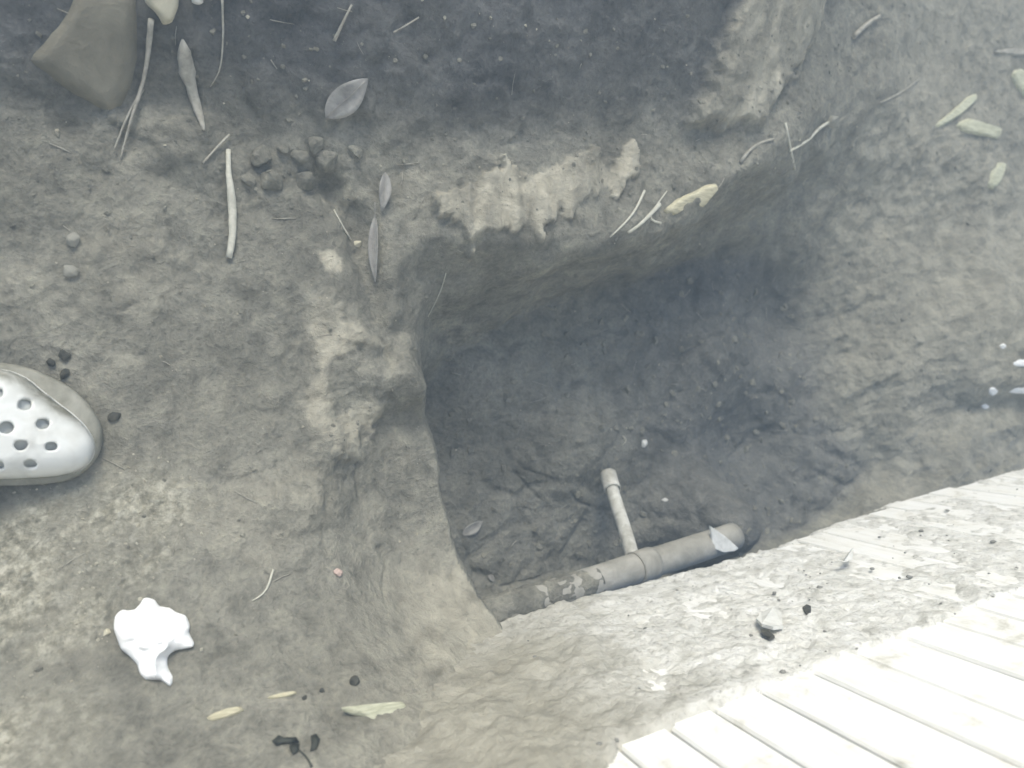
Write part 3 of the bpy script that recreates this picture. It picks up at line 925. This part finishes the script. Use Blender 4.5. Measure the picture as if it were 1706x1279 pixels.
    for p in upf:
        d = np.array(p) - cu
        lo.append(bm.verts.new((p[0] - org.x, p[1] - org.y, zb + 0.017)))
        hi.append(bm.verts.new((cu[0] + d[0] * 0.985 - org.x, cu[1] + d[1] * 0.985 - org.y, zb + 0.027)))
    for i in range(len(upf)): bm.faces.new((lo[i], lo[(i + 1) % len(upf)], hi[(i + 1) % len(upf)], hi[i]))
    bmesh.ops.recalc_face_normals(bm, faces=bm.faces)
    bm_obj('welt', bm, M_CLOG, root, True)
    # lining seen through the holes
    z2 = z - 0.0075
    ok2 = sd > 0.010
    q2 = (np.arange(len(xs) - 1)[:, None] * n2_ + np.arange(n2_ - 1)[None, :]).ravel()
    q2 = np.stack([q2, q2 + n2_, q2 + n2_ + 1, q2 + 1], 1)
    q2 = q2[ok2[q2].all(axis=1)]
    used = np.unique(q2); remap[:] = -1; remap[used] = np.arange(len(used))
    mesh_obj('lining', np.stack([x[used] - org.x, y[used] - org.y, z2[used]], 1), remap[q2].tolist(), M_SOCK, root)
    # heel strap
    pts = [Vector((-0.235 + 0 * k, 0, 0)) for k in range(1)]
    pts = []
    for an in np.linspace(-1.25, 1.25, 17):
        pts.append(Vector((-0.245 - 0.085 * math.cos(an) - org.x, -0.042 + 0.047 * math.sin(an) - org.y, zb + 0.072)))
    vs, fs = tube_mesh(pts, [0.0035] * 17, 10, 0, 2.6)
    mesh_obj('heel_strap', vs, fs, M_CLOG, root)
    return root
build_clog()

# ---------------------------------------------------------------- crumpled tissue
def build_tissue():
    poly = [(237, 996), (248, 995), (258, 998), (268, 1010), (283, 1012), (295, 1020), (310, 1024), (318, 1040), (315, 1053), (326, 1072), (323, 1077), (307, 1080),
            (292, 1082), (280, 1092), (279, 1106), (282, 1114), (290, 1123), (289, 1136), (285, 1144), (276, 1138), (267, 1131), (242, 1131), (232, 1121), (228, 1106),
            (216, 1093), (200, 1079), (196, 1067), (188, 1045), (189, 1026), (200, 1014), (221, 1017), (231, 1008)]
    P, org, n = poly_world(poly)
    P2 = [(p.x, p.y) for p in P]
    xs = np.arange(min(p[0] for p in P2), max(p[0] for p in P2), 0.0011); ys = np.arange(min(p[1] for p in P2), max(p[1] for p in P2), 0.0011)
    X, Y = np.meshgrid(xs, ys, indexing='ij'); x, y = X.ravel(), Y.ravel()
    sd = sdist(x, y, P2)
    u = np.clip(sd / 0.020, 0, 1)
    zz = org.z - (n.x * (x - org.x) + n.y * (y - org.y)) / n.z
    fold = 1 - np.abs(fbm(x, y, x * 0, 0.030, 3, 0.5, seed=5)) * 2.2
    z = zz - 0.001 + 0.020 * np.sqrt(1 - (1 - u) ** 2) + 0.015 * fold * u + 0.004 * fbm(x, y, x * 0, 0.010, 2, seed=6) * u
    ok = sd > 0
    k = len(ys)
    q = (np.arange(len(xs) - 1)[:, None] * k + np.arange(k - 1)[None, :]).ravel()
    q = np.stack([q, q + k, q + k + 1, q + 1], 1); q = q[ok[q].all(axis=1)]
    used = np.unique(q); rm = -np.ones(len(x), int); rm[used] = np.arange(len(used))
    o = mesh_obj('crumpled_tissue', np.stack([x[used] - org.x, y[used] - org.y, z[used] - org.z], 1), rm[q].tolist(), M_PAPER)
    o.location = org
    bmx = bmesh.new(); bmx.from_mesh(o.data)
    for _ in range(8):
        new = {}
        for v in bmx.verts:
            if v.is_boundary:
                nb = [e.other_vert(v).co for e in v.link_edges if e.is_boundary]
                if len(nb) == 2: new[v] = (nb[0] + nb[1]) * 0.25 + v.co * 0.5
        for v, c in new.items(): v.co = c
    bd = [e for e in bmx.edges if e.is_boundary]
    r = bmesh.ops.extrude_edge_only(bmx, edges=bd)
    for v in r['geom']:
        if isinstance(v, bmesh.types.BMVert): v.co.z -= 0.006
    bmx.to_mesh(o.data); bmx.free()
    o.data.polygons.foreach_set('use_smooth', [True] * len(o.data.polygons))
    tag(o, 'crumpled bright white tissue lying on the soil below the clog', 'tissue')
build_tissue()

# ---------------------------------------------------------------- stones
slab('flat_stone', [(34, 102), (66, 68), (98, 30), (118, -5), (136, -45), (242, -50), (236, 30), (236, 95), (226, 150), (195, 208), (165, 185), (120, 160), (75, 128)], 0.024, M_STONE_K,
     'large flat khaki stone slab in the upper left corner', 'stone', 0.66, 0.22, 0.50, 9, seed=3)
slab('cream_stone', [(240, -30), (300, -30), (300, 10), (288, 40), (272, 44), (258, 22), (238, 4)], 0.022, M_CREAM, 'cream stone cut off by the top edge beside the khaki slab', 'stone', 0.6, 0.15, 0.25, 6, seed=7)
slab('white_chip', [(318, -14), (340, -14), (340, 5), (330, 9), (318, 5)], 0.010, M_SHARD, 'tiny white chip at the top edge right of the cream stone', 'chip', 0.5, 0.15, 0.2, 5, seed=8)
CL = [(432, 262, 22, 'topmost of the loose clods under the dry leaf'), (470, 250, 15, 'small clod left of the clod cluster'), (452, 305, 24, 'largest clod in the cluster right of the bleached stick'),
      (498, 262, 17, 'clod in the middle of the loose cluster'), (525, 240, 15, 'upper right clod of the loose cluster'), (505, 300, 19, 'clod below the middle of the loose cluster'),
      (548, 268, 20, 'clod above the cream clay chip'), (590, 255, 15, 'rightmost clod of the loose cluster'), (415, 300, 13, 'clod touching the bleached stick')]
for i, (x, y, r, t) in enumerate(CL):
    clod('soil_clod', x, y, r, M_SOIL, 'grey ' + t, 'clod', 30 + i, 'loose clods below the dry leaf')
clod('dark_crumb', 190, 693, 11, M_DARKCLOD, 'dark crumb just beyond the toe of the clog', 'crumb', 51)
for i, (x, y, r, t) in enumerate([(86, 603, 9, 'dark crumb nearest the clog among three above it'), (107, 592, 10, 'topmost dark crumb above the clog'), (108, 622, 9, 'lower right dark crumb above the clog')]):
    clod('dark_crumb', x, y, r, M_DARKCLOD, t, 'crumb', 52 + i, 'dark crumbs above the clog')
clod('dark_crumb', 590, 1135, 14, M_DARKCLOD, 'dark ragged crumb above the yellow straw at the bottom', 'crumb', 57)
clod('pink_pebble', 563, 955, 10, M_PINK, 'small pinkish pebble left of the cracked shoulder', 'pebble', 58)
clod('cream_pebble', 178, 1054, 7, M_CREAM, 'small cream pebble touching the left of the white tissue', 'pebble', 59)
clod('cream_pebble', 595, 405, 8, M_CREAM, 'small cream pebble in the groove above the clay ledge', 'pebble', 60)
clod('pale_pebble', 1072, 738, 8, M_SHARD, 'small pale pebble on the pit floor right of the thin white pipe', 'pebble', 61)
clod('pale_pebble', 1108, 833, 5, M_SHARD, 'tiny pale pebble on the pit floor below the smooth patch', 'pebble', 62)
clod('grey_pebble', 122, 400, 13, M_STONE_G, 'grey pebble above the clog, left of the bleached stick', 'pebble', 63)
clod('grey_pebble', 120, 450, 14, M_STONE_G, 'flat grey pebble half way between the clog and the bleached stick', 'pebble', 64, sq=0.5)

# ---------------------------------------------------------------- stalks, straws and leaves
twig('dry_stalk', [(252, 38), (248, 90), (240, 140), (226, 180), (212, 225), (200, 268)], 0.0032, 0.0009, M_TWIG, 'long thin dry stalk running down beside the khaki slab', 'stalk', [0.014, 0.012, 0.003])
twig('dry_stalk', [(238, 150), (220, 180), (204, 215), (190, 250)], 0.0020, 0.0007, M_TWIG, 'short frayed stalk splitting off the long dry stalk', 'stalk', [0.006, 0.002])
twig('seed_pod', [(304, 70), (306, 88), (310, 112), (318, 145), (330, 185), (340, 218)], 0.003, [0.0012, 0.0085, 0.0095, 0.0062, 0.0056, 0.0045, 0.0015], M_TWIG, 'pale dry pod with a swollen head hanging below the cream stone', 'pod', [0.012, 0.008, 0.003], 0.6)
twig('bleached_stick', [(380, 250), (380, 290), (386, 330), (388, 380), (386, 415), (381, 430)], 0.003, [0.0028, 0.0034, 0.0046, 0.0048, 0.0046, 0.0036], M_PALETWIG, 'short bleached pale stick lying upright in the picture above the shoulder', 'stick', [0.004, 0.006, 0.004], 0.7)
twig('thin_twig', [(338, 272), (358, 250), (382, 226)], 0.0012, 0.0016, M_TWIG, 'thin slanting twig at the top of the bleached stick', 'twig', [0.003, 0.008])
twig('thin_twig', [(585, 10), (570, 40), (556, 70)], 0.0012, 0.0022, M_TWIG, 'thin twig at the top edge above the dry leaf', 'twig', [0.006, 0.006])
twig('thin_twig', [(697, 30), (670, 48), (655, 55)], 0.0010, 0.0012, M_TWIG, 'faint thin twig on the dark bank at the top', 'twig', [0.004, 0.004])
twig('thin_twig', [(556, 350), (570, 378), (584, 400)], 0.0009, 0.0012, M_PALETWIG, 'thin pale twig in the groove under the clay chip', 'twig', [0.004, 0.004])
twig('rootlet', [(742, 455), (736, 480), (724, 505), (712, 528)], 0.0009, 0.0006, M_PALETWIG, 'hair thin pale rootlet on the far face of the pit', 'root', [0.004, 0.004])
twig('rootlet', [(455, 948), (448, 962), (450, 980), (440, 992), (420, 1000)], 0.0016, 0.0008, M_PALETWIG, 'crooked pale rootlet on the left shoulder', 'root', [0.002, 0.002], 0.6)
twig('rootlet', [(370, 0), (372, 60), (368, 120), (350, 145)], 0.0014, 0.0007, M_TWIG, 'thin bent root right of the dry seed pod', 'root', [0.004, 0.005, 0.002])
leaf('dry_leaf', (541, 194), (612, 130), 46, M_LEAF, 'oval grey dry leaf on the dark bank above the clods', 0.18, 0.0)
leaf('dry_leaf', (640, 288), (634, 352), 20, M_LEAF, 'narrow curled dry leaf hanging above the far face of the pit', 0.5, 0.0, 0.006)
leaf('dry_leaf', (628, 360), (628, 470), 17, M_LEAF, 'long narrow leaf standing in the groove beside the pit', 0.5, 0.2, 0.006)
leaf('dry_leaf', (768, 890), (803, 868), 18, M_LEAF, 'small dry leaf with a stem on the pit floor near the left rim', 0.4, 0.0, 0.004)
leaf('dry_leaf', (812, 958), (822, 968), 9, M_LEAF, 'tiny pale leaf on the pit floor above the grey pipe', 0.4, 0.0, 0.003)
twig('hooked_fibre', [(1036, 726), (1043, 727), (1047, 733), (1044, 739), (1037, 740)], 0.0010, 0.0008, M_PALETWIG, 'tiny pale hooked fibre on the pit floor above the thin white pipe', 'fibre', [0.003, 0.003])

def straw(poly, th, mat, label, seed, name='straw_piece', cat='straw'):
    return slab(name, poly, th, mat, label, cat, 0.8, 0.4, 0.1, 5, seed=seed)
straw([(566, 1178), (600, 1174), (640, 1170), (672, 1168), (680, 1178), (694, 1186), (672, 1196), (640, 1198), (615, 1206), (608, 1194), (580, 1188)], 0.006, M_YSTRAW, 'frayed yellow straw lying flat near the bottom edge', 71)
straw([(443, 1162), (468, 1155), (494, 1151), (496, 1156), (472, 1163), (448, 1166)], 0.004, M_STRAW, 'short pale straw left of the dark crumb at the bottom', 72)
straw([(340, 1198), (356, 1188), (380, 1180), (400, 1176), (408, 1184), (386, 1194), (352, 1204)], 0.004, M_STRAW, 'crumbly pale straw below the white tissue', 73)
straw([(1550, 212), (1582, 188), (1612, 160), (1628, 154), (1630, 164), (1602, 190), (1560, 216)], 0.007, M_YSTRAW, 'upper slanting yellow straw at the right', 74)
straw([(1590, 208), (1612, 195), (1640, 205), (1672, 214), (1664, 234), (1636, 226), (1600, 220)], 0.008, M_YSTRAW, 'broad yellow straw below the slanting one at the right', 75)
straw([(1644, 312), (1648, 285), (1662, 270), (1676, 270), (1668, 296), (1656, 316)], 0.008, M_YSTRAW, 'lowest yellow straw at the right edge of the bank', 76)
straw([(1680, 120), (1700, 112), (1730, 130), (1726, 175), (1700, 160)], 0.008, M_YSTRAW, 'cream husk cut off by the right edge', 77, 'dry_husk', 'husk')
straw([(1650, 86), (1680, 80), (1720, 82), (1720, 92), (1680, 92)], 0.004, M_TWIG, 'grey straw at the right edge above the cream husk', 78)
straw([(1104, 352), (1130, 330), (1160, 318), (1176, 308), (1196, 304), (1200, 312), (1184, 330), (1172, 346), (1160, 344), (1168, 328), (1140, 342), (1118, 362)], 0.006, M_STRAW, 'split pale root end beside the clay strip on the pit rim', 79, 'split_root', 'root')
twig('dry_stalk', [(1072, 318), (1058, 350), (1040, 372), (1015, 395)], 0.0022, 0.0012, M_PALETWIG, 'long pale stem slanting off the right of the clay strip', 'stem', [0.004, 0.006, 0.003], 0.6)
twig('dry_stalk', [(1098, 340), (1078, 362), (1062, 378), (1045, 388)], 0.0034, 0.0022, M_PALETWIG, 'thicker pale stem beside the long stem on the pit rim', 'stem', [0.003, 0.004, 0.003], 0.6)
twig('dry_stalk', [(1100, 372), (1085, 375), (1074, 368), (1090, 345), (1110, 318)], 0.0020, 0.0010, M_PALETWIG, 'bent pale stem under the split root end', 'stem', [0.003, 0.004, 0.003], 0.6)
twig('pale_root', [(1322, 282), (1316, 255), (1310, 225), (1306, 205)], 0.0026, 0.0018, M_PALETWIG, 'short upright pale root on the bank right of the clay strip', 'root', [0.003, 0.004])
twig('pale_root', [(1314, 252), (1335, 240), (1352, 232), (1358, 212), (1378, 205)], 0.0024, 0.0030, M_PALETWIG, 'zigzag pale root branching off the short upright root', 'root', [0.003, 0.004, 0.004])
clod('grey_pebble', 1385, 200, 13, M_STONE_G, 'grey pebble at the end of the zigzag root', 'pebble', 65)
twig('pale_root', [(1232, 270), (1245, 250), (1262, 236), (1288, 232)], 0.0030, 0.0020, M_TWIG, 'curved root below the pale patch of the bank', 'root', [0.002, 0.003])
twig('pale_root', [(1420, 62), (1440, 40), (1462, 28)], 0.0050, 0.0030, M_TWIG, 'blurred grey root right of the pale patch of the bank', 'root', [0.004, 0.006])
twig('pale_root', [(1465, 172), (1500, 155), (1530, 132)], 0.0020, 0.0010, M_TWIG, 'thin root on the dark hollow left of the straws', 'root', [0.003, 0.003])

M_SHINE = simple('wet_glint', (0.70, 0.71, 0.71), (0.85, 0.86, 0.86), 90, 0.2, 0.4, 0.002)  # white pieces added to imitate glints on the wet mud
for i, (poly, t) in enumerate([([(1674, 650), (1690, 643), (1722, 646), (1715, 656), (1688, 656)], 'largest shiny white scrap on wet mud, built as a solid piece, at the right edge of the pit'),
                ([(1646, 648), (1656, 644), (1664, 652), (1655, 660), (1648, 656)], 'shiny scrap on wet mud, built as a solid piece, just left of the largest one at the right edge'),
                ([(1684, 606), (1698, 598), (1725, 600), (1720, 610), (1694, 611)], 'small shiny scrap on wet mud, built as a solid piece, above the largest one at the right edge'),
                ([(1634, 676), (1642, 672), (1650, 678), (1640, 683)], 'tiny shiny scrap on wet mud, built as a solid piece, below the largest one near the right edge'),
                ([(1664, 576), (1672, 571), (1678, 577), (1670, 582)], 'topmost tiny shiny scrap on wet mud, built as a solid piece, near the right edge')]):
    slab('wet_glint', poly, 0.003, M_SHINE, t, 'glint', 0.4, 0.9, 0.0, 6, seed=90 + i, group='wet glints built as shiny pieces at the right edge')

# withered sprig at the bottom edge
def build_sprig():
    o0, _ = hit(520, 1279)
    root = empty('withered_sprig', o0)
    tag(root, 'dark withered sprig with a bent stem at the bottom edge', 'sprig')
    st = twig('stem', [(519, 1276), (513, 1255), (500, 1243), (485, 1236)], 0.0011, 0.0007, M_DARKLEAF, None, None, [0.002, 0.010, 0.008], 1, 0.1)
    st.parent = root; st.location = st.location - o0
    for poly in ([(515, 1220), (524, 1216), (531, 1228), (526, 1243), (515, 1247), (517, 1232)],
                 [(480, 1231), (497, 1234), (492, 1246), (486, 1252), (481, 1242)],
                 [(452, 1231), (463, 1220), (470, 1223), (492, 1224), (496, 1230), (480, 1231), (466, 1232), (458, 1235)]):
        P = [hit(x, y)[0] + Vector((0, 0, 0.007 + rnd.uniform(-.002, .003))) - o0 for x, y in poly]
        c = sum(P, Vector((0, 0, 0))) / len(P) + Vector((0, 0, 0.003))
        vs = P + [c]; m = len(P)
        lf = mesh_obj('leaf', vs, [(i, (i + 1) % m, m) for i in range(m)], M_DARKLEAF, root)
        lf.modifiers.new('thick', 'SOLIDIFY').thickness = 0.0008
build_sprig()
clod('dark_crumb', 508, 1163, 6, M_DARKCLOD, 'left of two dark crumbs right of the short pale straw', 'crumb', 66)
clod('dark_crumb', 535, 1151, 6, M_DARKCLOD, 'right of two dark crumbs right of the short pale straw', 'crumb', 67)

# ---------------------------------------------------------------- bits caught on the wall's mud
def wall_hit(px, py):
    d = ray(px, py); n3 = np.array([WN[0], WN[1], 0]); t = WC / (d @ n3); p = d * t
    return p[0] * WD[0] + p[1] * WD[1], CAM_H + p[2]
def wall_bit(name, poly, th, mat, label, cat, off=0.004, curl=0.0):
    P = [wall_hit(x, y) for x, y in poly]
    cs_, cv_ = sum(p[0] for p in P) / len(P), sum(p[1] for p in P) / len(P)
    bm = bmesh.new()
    f = bm.faces.new([bm.verts.new((p[0] - cs_, 0.0 + curl * abs(p[0] - cs_) + rnd.uniform(0, .0008), p[1] - cv_)) for p in P])
    r = bmesh.ops.extrude_face_region(bm, geom=[f])
    bmesh.ops.translate(bm, vec=(0, th, 0), verts=[v for v in r['geom'] if isinstance(v, bmesh.types.BMVert)])
    bmesh.ops.recalc_face_normals(bm, faces=bm.faces)
    o = bm_obj(name, bm, mat)
    w = wall_pt(cs_, off)
    o.location = (w[0], w[1], cv_); o.rotation_euler = (0, 0, WA)
    tag(o, label, cat); return o
wall_bit('curled_leaf', [(1396, 957), (1404, 948), (1418, 938), (1424, 936), (1421, 945), (1408, 955)], 0.0012, M_SHARD, 'small pale curled leaf stuck to the upper mud on the boards', 'leaf', 0.006, 0.5)
wall_bit('dry_flake', [(1262, 1050), (1270, 1038), (1290, 1034), (1304, 1042), (1306, 1058), (1290, 1066), (1272, 1062)], 0.004, M_SHARD, 'pale flake standing out of the mud crust on the boards', 'flake', 0.007, 0.25)
wall_bit('dark_speck', [(1338, 1022), (1345, 1017), (1352, 1020), (1352, 1030), (1344, 1032)], 0.004, M_DARKCLOD, 'dark round crumb stuck to the boards right of the pale flake', 'crumb', 0.004)
wall_bit('dark_speck', [(1268, 1060), (1282, 1064), (1292, 1072), (1284, 1076), (1270, 1068)], 0.003, M_DARKCLOD, 'dark sliver under the pale flake on the boards', 'crumb', 0.006)

# ---------------------------------------------------------------- crumbs and fibres nobody could count
def scatter(name, n, rmin, rmax, mat, dens, label, flatten=0.7, power=3.0):
    base = []
    for k in range(4):
        bm = clod_verts(1.0, 400 + k, flatten, False)
        bmesh.ops.triangulate(bm, faces=bm.faces[:])
        bm.verts.index_update()
        base.append((np.array([v.co for v in bm.verts]), [tuple(v.index for v in f.verts) for f in bm.faces])); bm.free()
    V, Fs = [], []; cnt = 0; tries = 0
    while cnt < n and tries < n * 12:
        tries += 1
        x, y = rnd.uniform(-0.25, 1.7), rnd.uniform(-0.40, 0.85)
        if rnd.random() > dens(x, y): continue
        loc, nr = drop(x, y)
        if nr.z < 0.6: continue
        r = rmin + (rmax - rmin) * rnd.random() ** power
        P, F = base[cnt % 4]
        an = rnd.uniform(0, 6.28); c, s = math.cos(an), math.sin(an)
        Q = P * r
        Q = np.stack([Q[:, 0] * c - Q[:, 1] * s, Q[:, 0] * s + Q[:, 1] * c, Q[:, 2]], 1) + np.array(loc) + np.array([0, 0, r * 0.05])
        k0 = sum(len(v) for v in V) if not V else k_next
        k_next = k0 + len(Q)
        V.append(Q); Fs += [tuple(i + k0 for i in f) for f in F]; cnt += 1
    o = mesh_obj(name, np.concatenate(V), Fs, mat, None, False)
    tag(o, label, kind='stuff')
    o['category'] = 'crumbs'
    return o
bank_line = slope_line
def d_all(x, y):
    ov = y - np.interp(x, [p[0] for p in bank_line], [p[1] for p in bank_line])
    return 0.25 + 0.6 * (abs(ov) < 0.12)
ga = np.array
flo_l = flo
def d_pit(x, y):
    return 0.9 if sdist(ga([x]), ga([y]), flo_l)[0] > -0.03 else 0.0
def d_grit(x, y):
    return 0.9 if (sdist(ga([x]), ga([y]), grit_a)[0] > -0.02 or sdist(ga([x]), ga([y]), grit_b)[0] > -0.02) else 0.03
scatter('soil_crumbs', 2600, 0.0007, 0.0048, M_SOIL, d_all, 'fine grey soil crumbs strewn over the ground', power=4.5)
scatter('fallen_crumbs', 620, 0.0012, 0.0105, M_SOIL, d_pit, 'loose crumbs fallen onto the pit floor', flatten=0.6, power=3.2)
scatter('pale_crumbs', 1500, 0.0008, 0.0030, M_PALEGRIT, d_grit, 'fine pale grit on the lower left soil', power=3)
def fibres(name, n, mat, label):
    V, Fs = [], []
    for i in range(n):
        x, y = rnd.uniform(-0.2, 1.6), rnd.uniform(-0.34, 0.8)
        an = rnd.uniform(0, 6.28); L = rnd.uniform(0.006, 0.03); r = rnd.uniform(0.0003, 0.0008)
        pts = []
        for u in (-0.5, 0, 0.5):
            p, nr = drop(x + math.cos(an) * L * u, y + math.sin(an) * L * u)
            pts.append(p + Vector((rnd.uniform(-.001, .001), rnd.uniform(-.001, .001), 0.001)))
        if max(p.z for p in pts) - min(p.z for p in pts) > L: continue
        vs, fs = tube_mesh(pts, [r, r, r * 0.6], 4)
        k = len(V); V += vs; Fs += [tuple(a + k for a in f) for f in fs]
    o = mesh_obj(name, V, Fs, mat)
    tag(o, label, kind='stuff'); o['category'] = 'fibres'
def wall_flecks(n):
    bm0 = bmesh.new(); bmesh.ops.create_icosphere(bm0, subdivisions=1, radius=1)
    P0 = np.array([v.co for v in bm0.verts]); F0 = [tuple(v.index for v in f.verts) for f in bm0.faces]; bm0.free()
    V, Fs = [], []
    for i in range(n):
        sx_ = 0.22 + 1.3 * rnd.random() ** 1.5; vv = rnd.uniform(0.05, 0.36) if rnd.random() < 0.7 else rnd.gauss(0.365, 0.008)
        r = 0.0008 + 0.0032 * rnd.random() ** 3
        w = wall_pt(sx_, 0.003)
        Q = P0 * (1 + 0.3 * RNG.uniform(-1, 1, (len(P0), 1))) * r * np.array([1.3, 0.7, 1.0]) + np.array([w[0], w[1], vv])
        k = i * len(P0); V.append(Q); Fs += [tuple(a + k for a in f) for f in F0]
    o = mesh_obj('mud_crumbs', np.concatenate(V), Fs, M_CLOD)
    tag(o, 'small dark mud crumbs stuck to the splashed lower boards', kind='stuff'); o['category'] = 'crumbs'
wall_flecks(170)
fibres('root_fibres', 170, M_TWIG, 'thin root fibres strewn over the soil')

# ---------------------------------------------------------------- bluish haze added to soften contrast and lift the blacks
if HAZE > 0:
    bm = bmesh.new(); bmesh.ops.create_cube(bm, size=1)
    bmesh.ops.scale(bm, vec=(130, 130, 4.0), verts=bm.verts)
    bmesh.ops.translate(bm, vec=(0, 0, 0.3), verts=bm.verts)
    m = bpy.data.materials.new('haze'); m.use_nodes = True
    nt = m.node_tree; nt.nodes.clear()
    out = nt.nodes.new('ShaderNodeOutputMaterial'); pv = nt.nodes.new('ShaderNodeVolumePrincipled')
    pv.inputs['Color'].default_value = (0.60, 0.80, 1.0, 1)
    pv.inputs['Density'].default_value = HAZE
    nt.links.new(pv.outputs[0], out.inputs['Volume'])
    tag(bm_obj('haze', bm, m), 'thin pale bluish haze added over the scene to soften its contrast', kind='stuff')
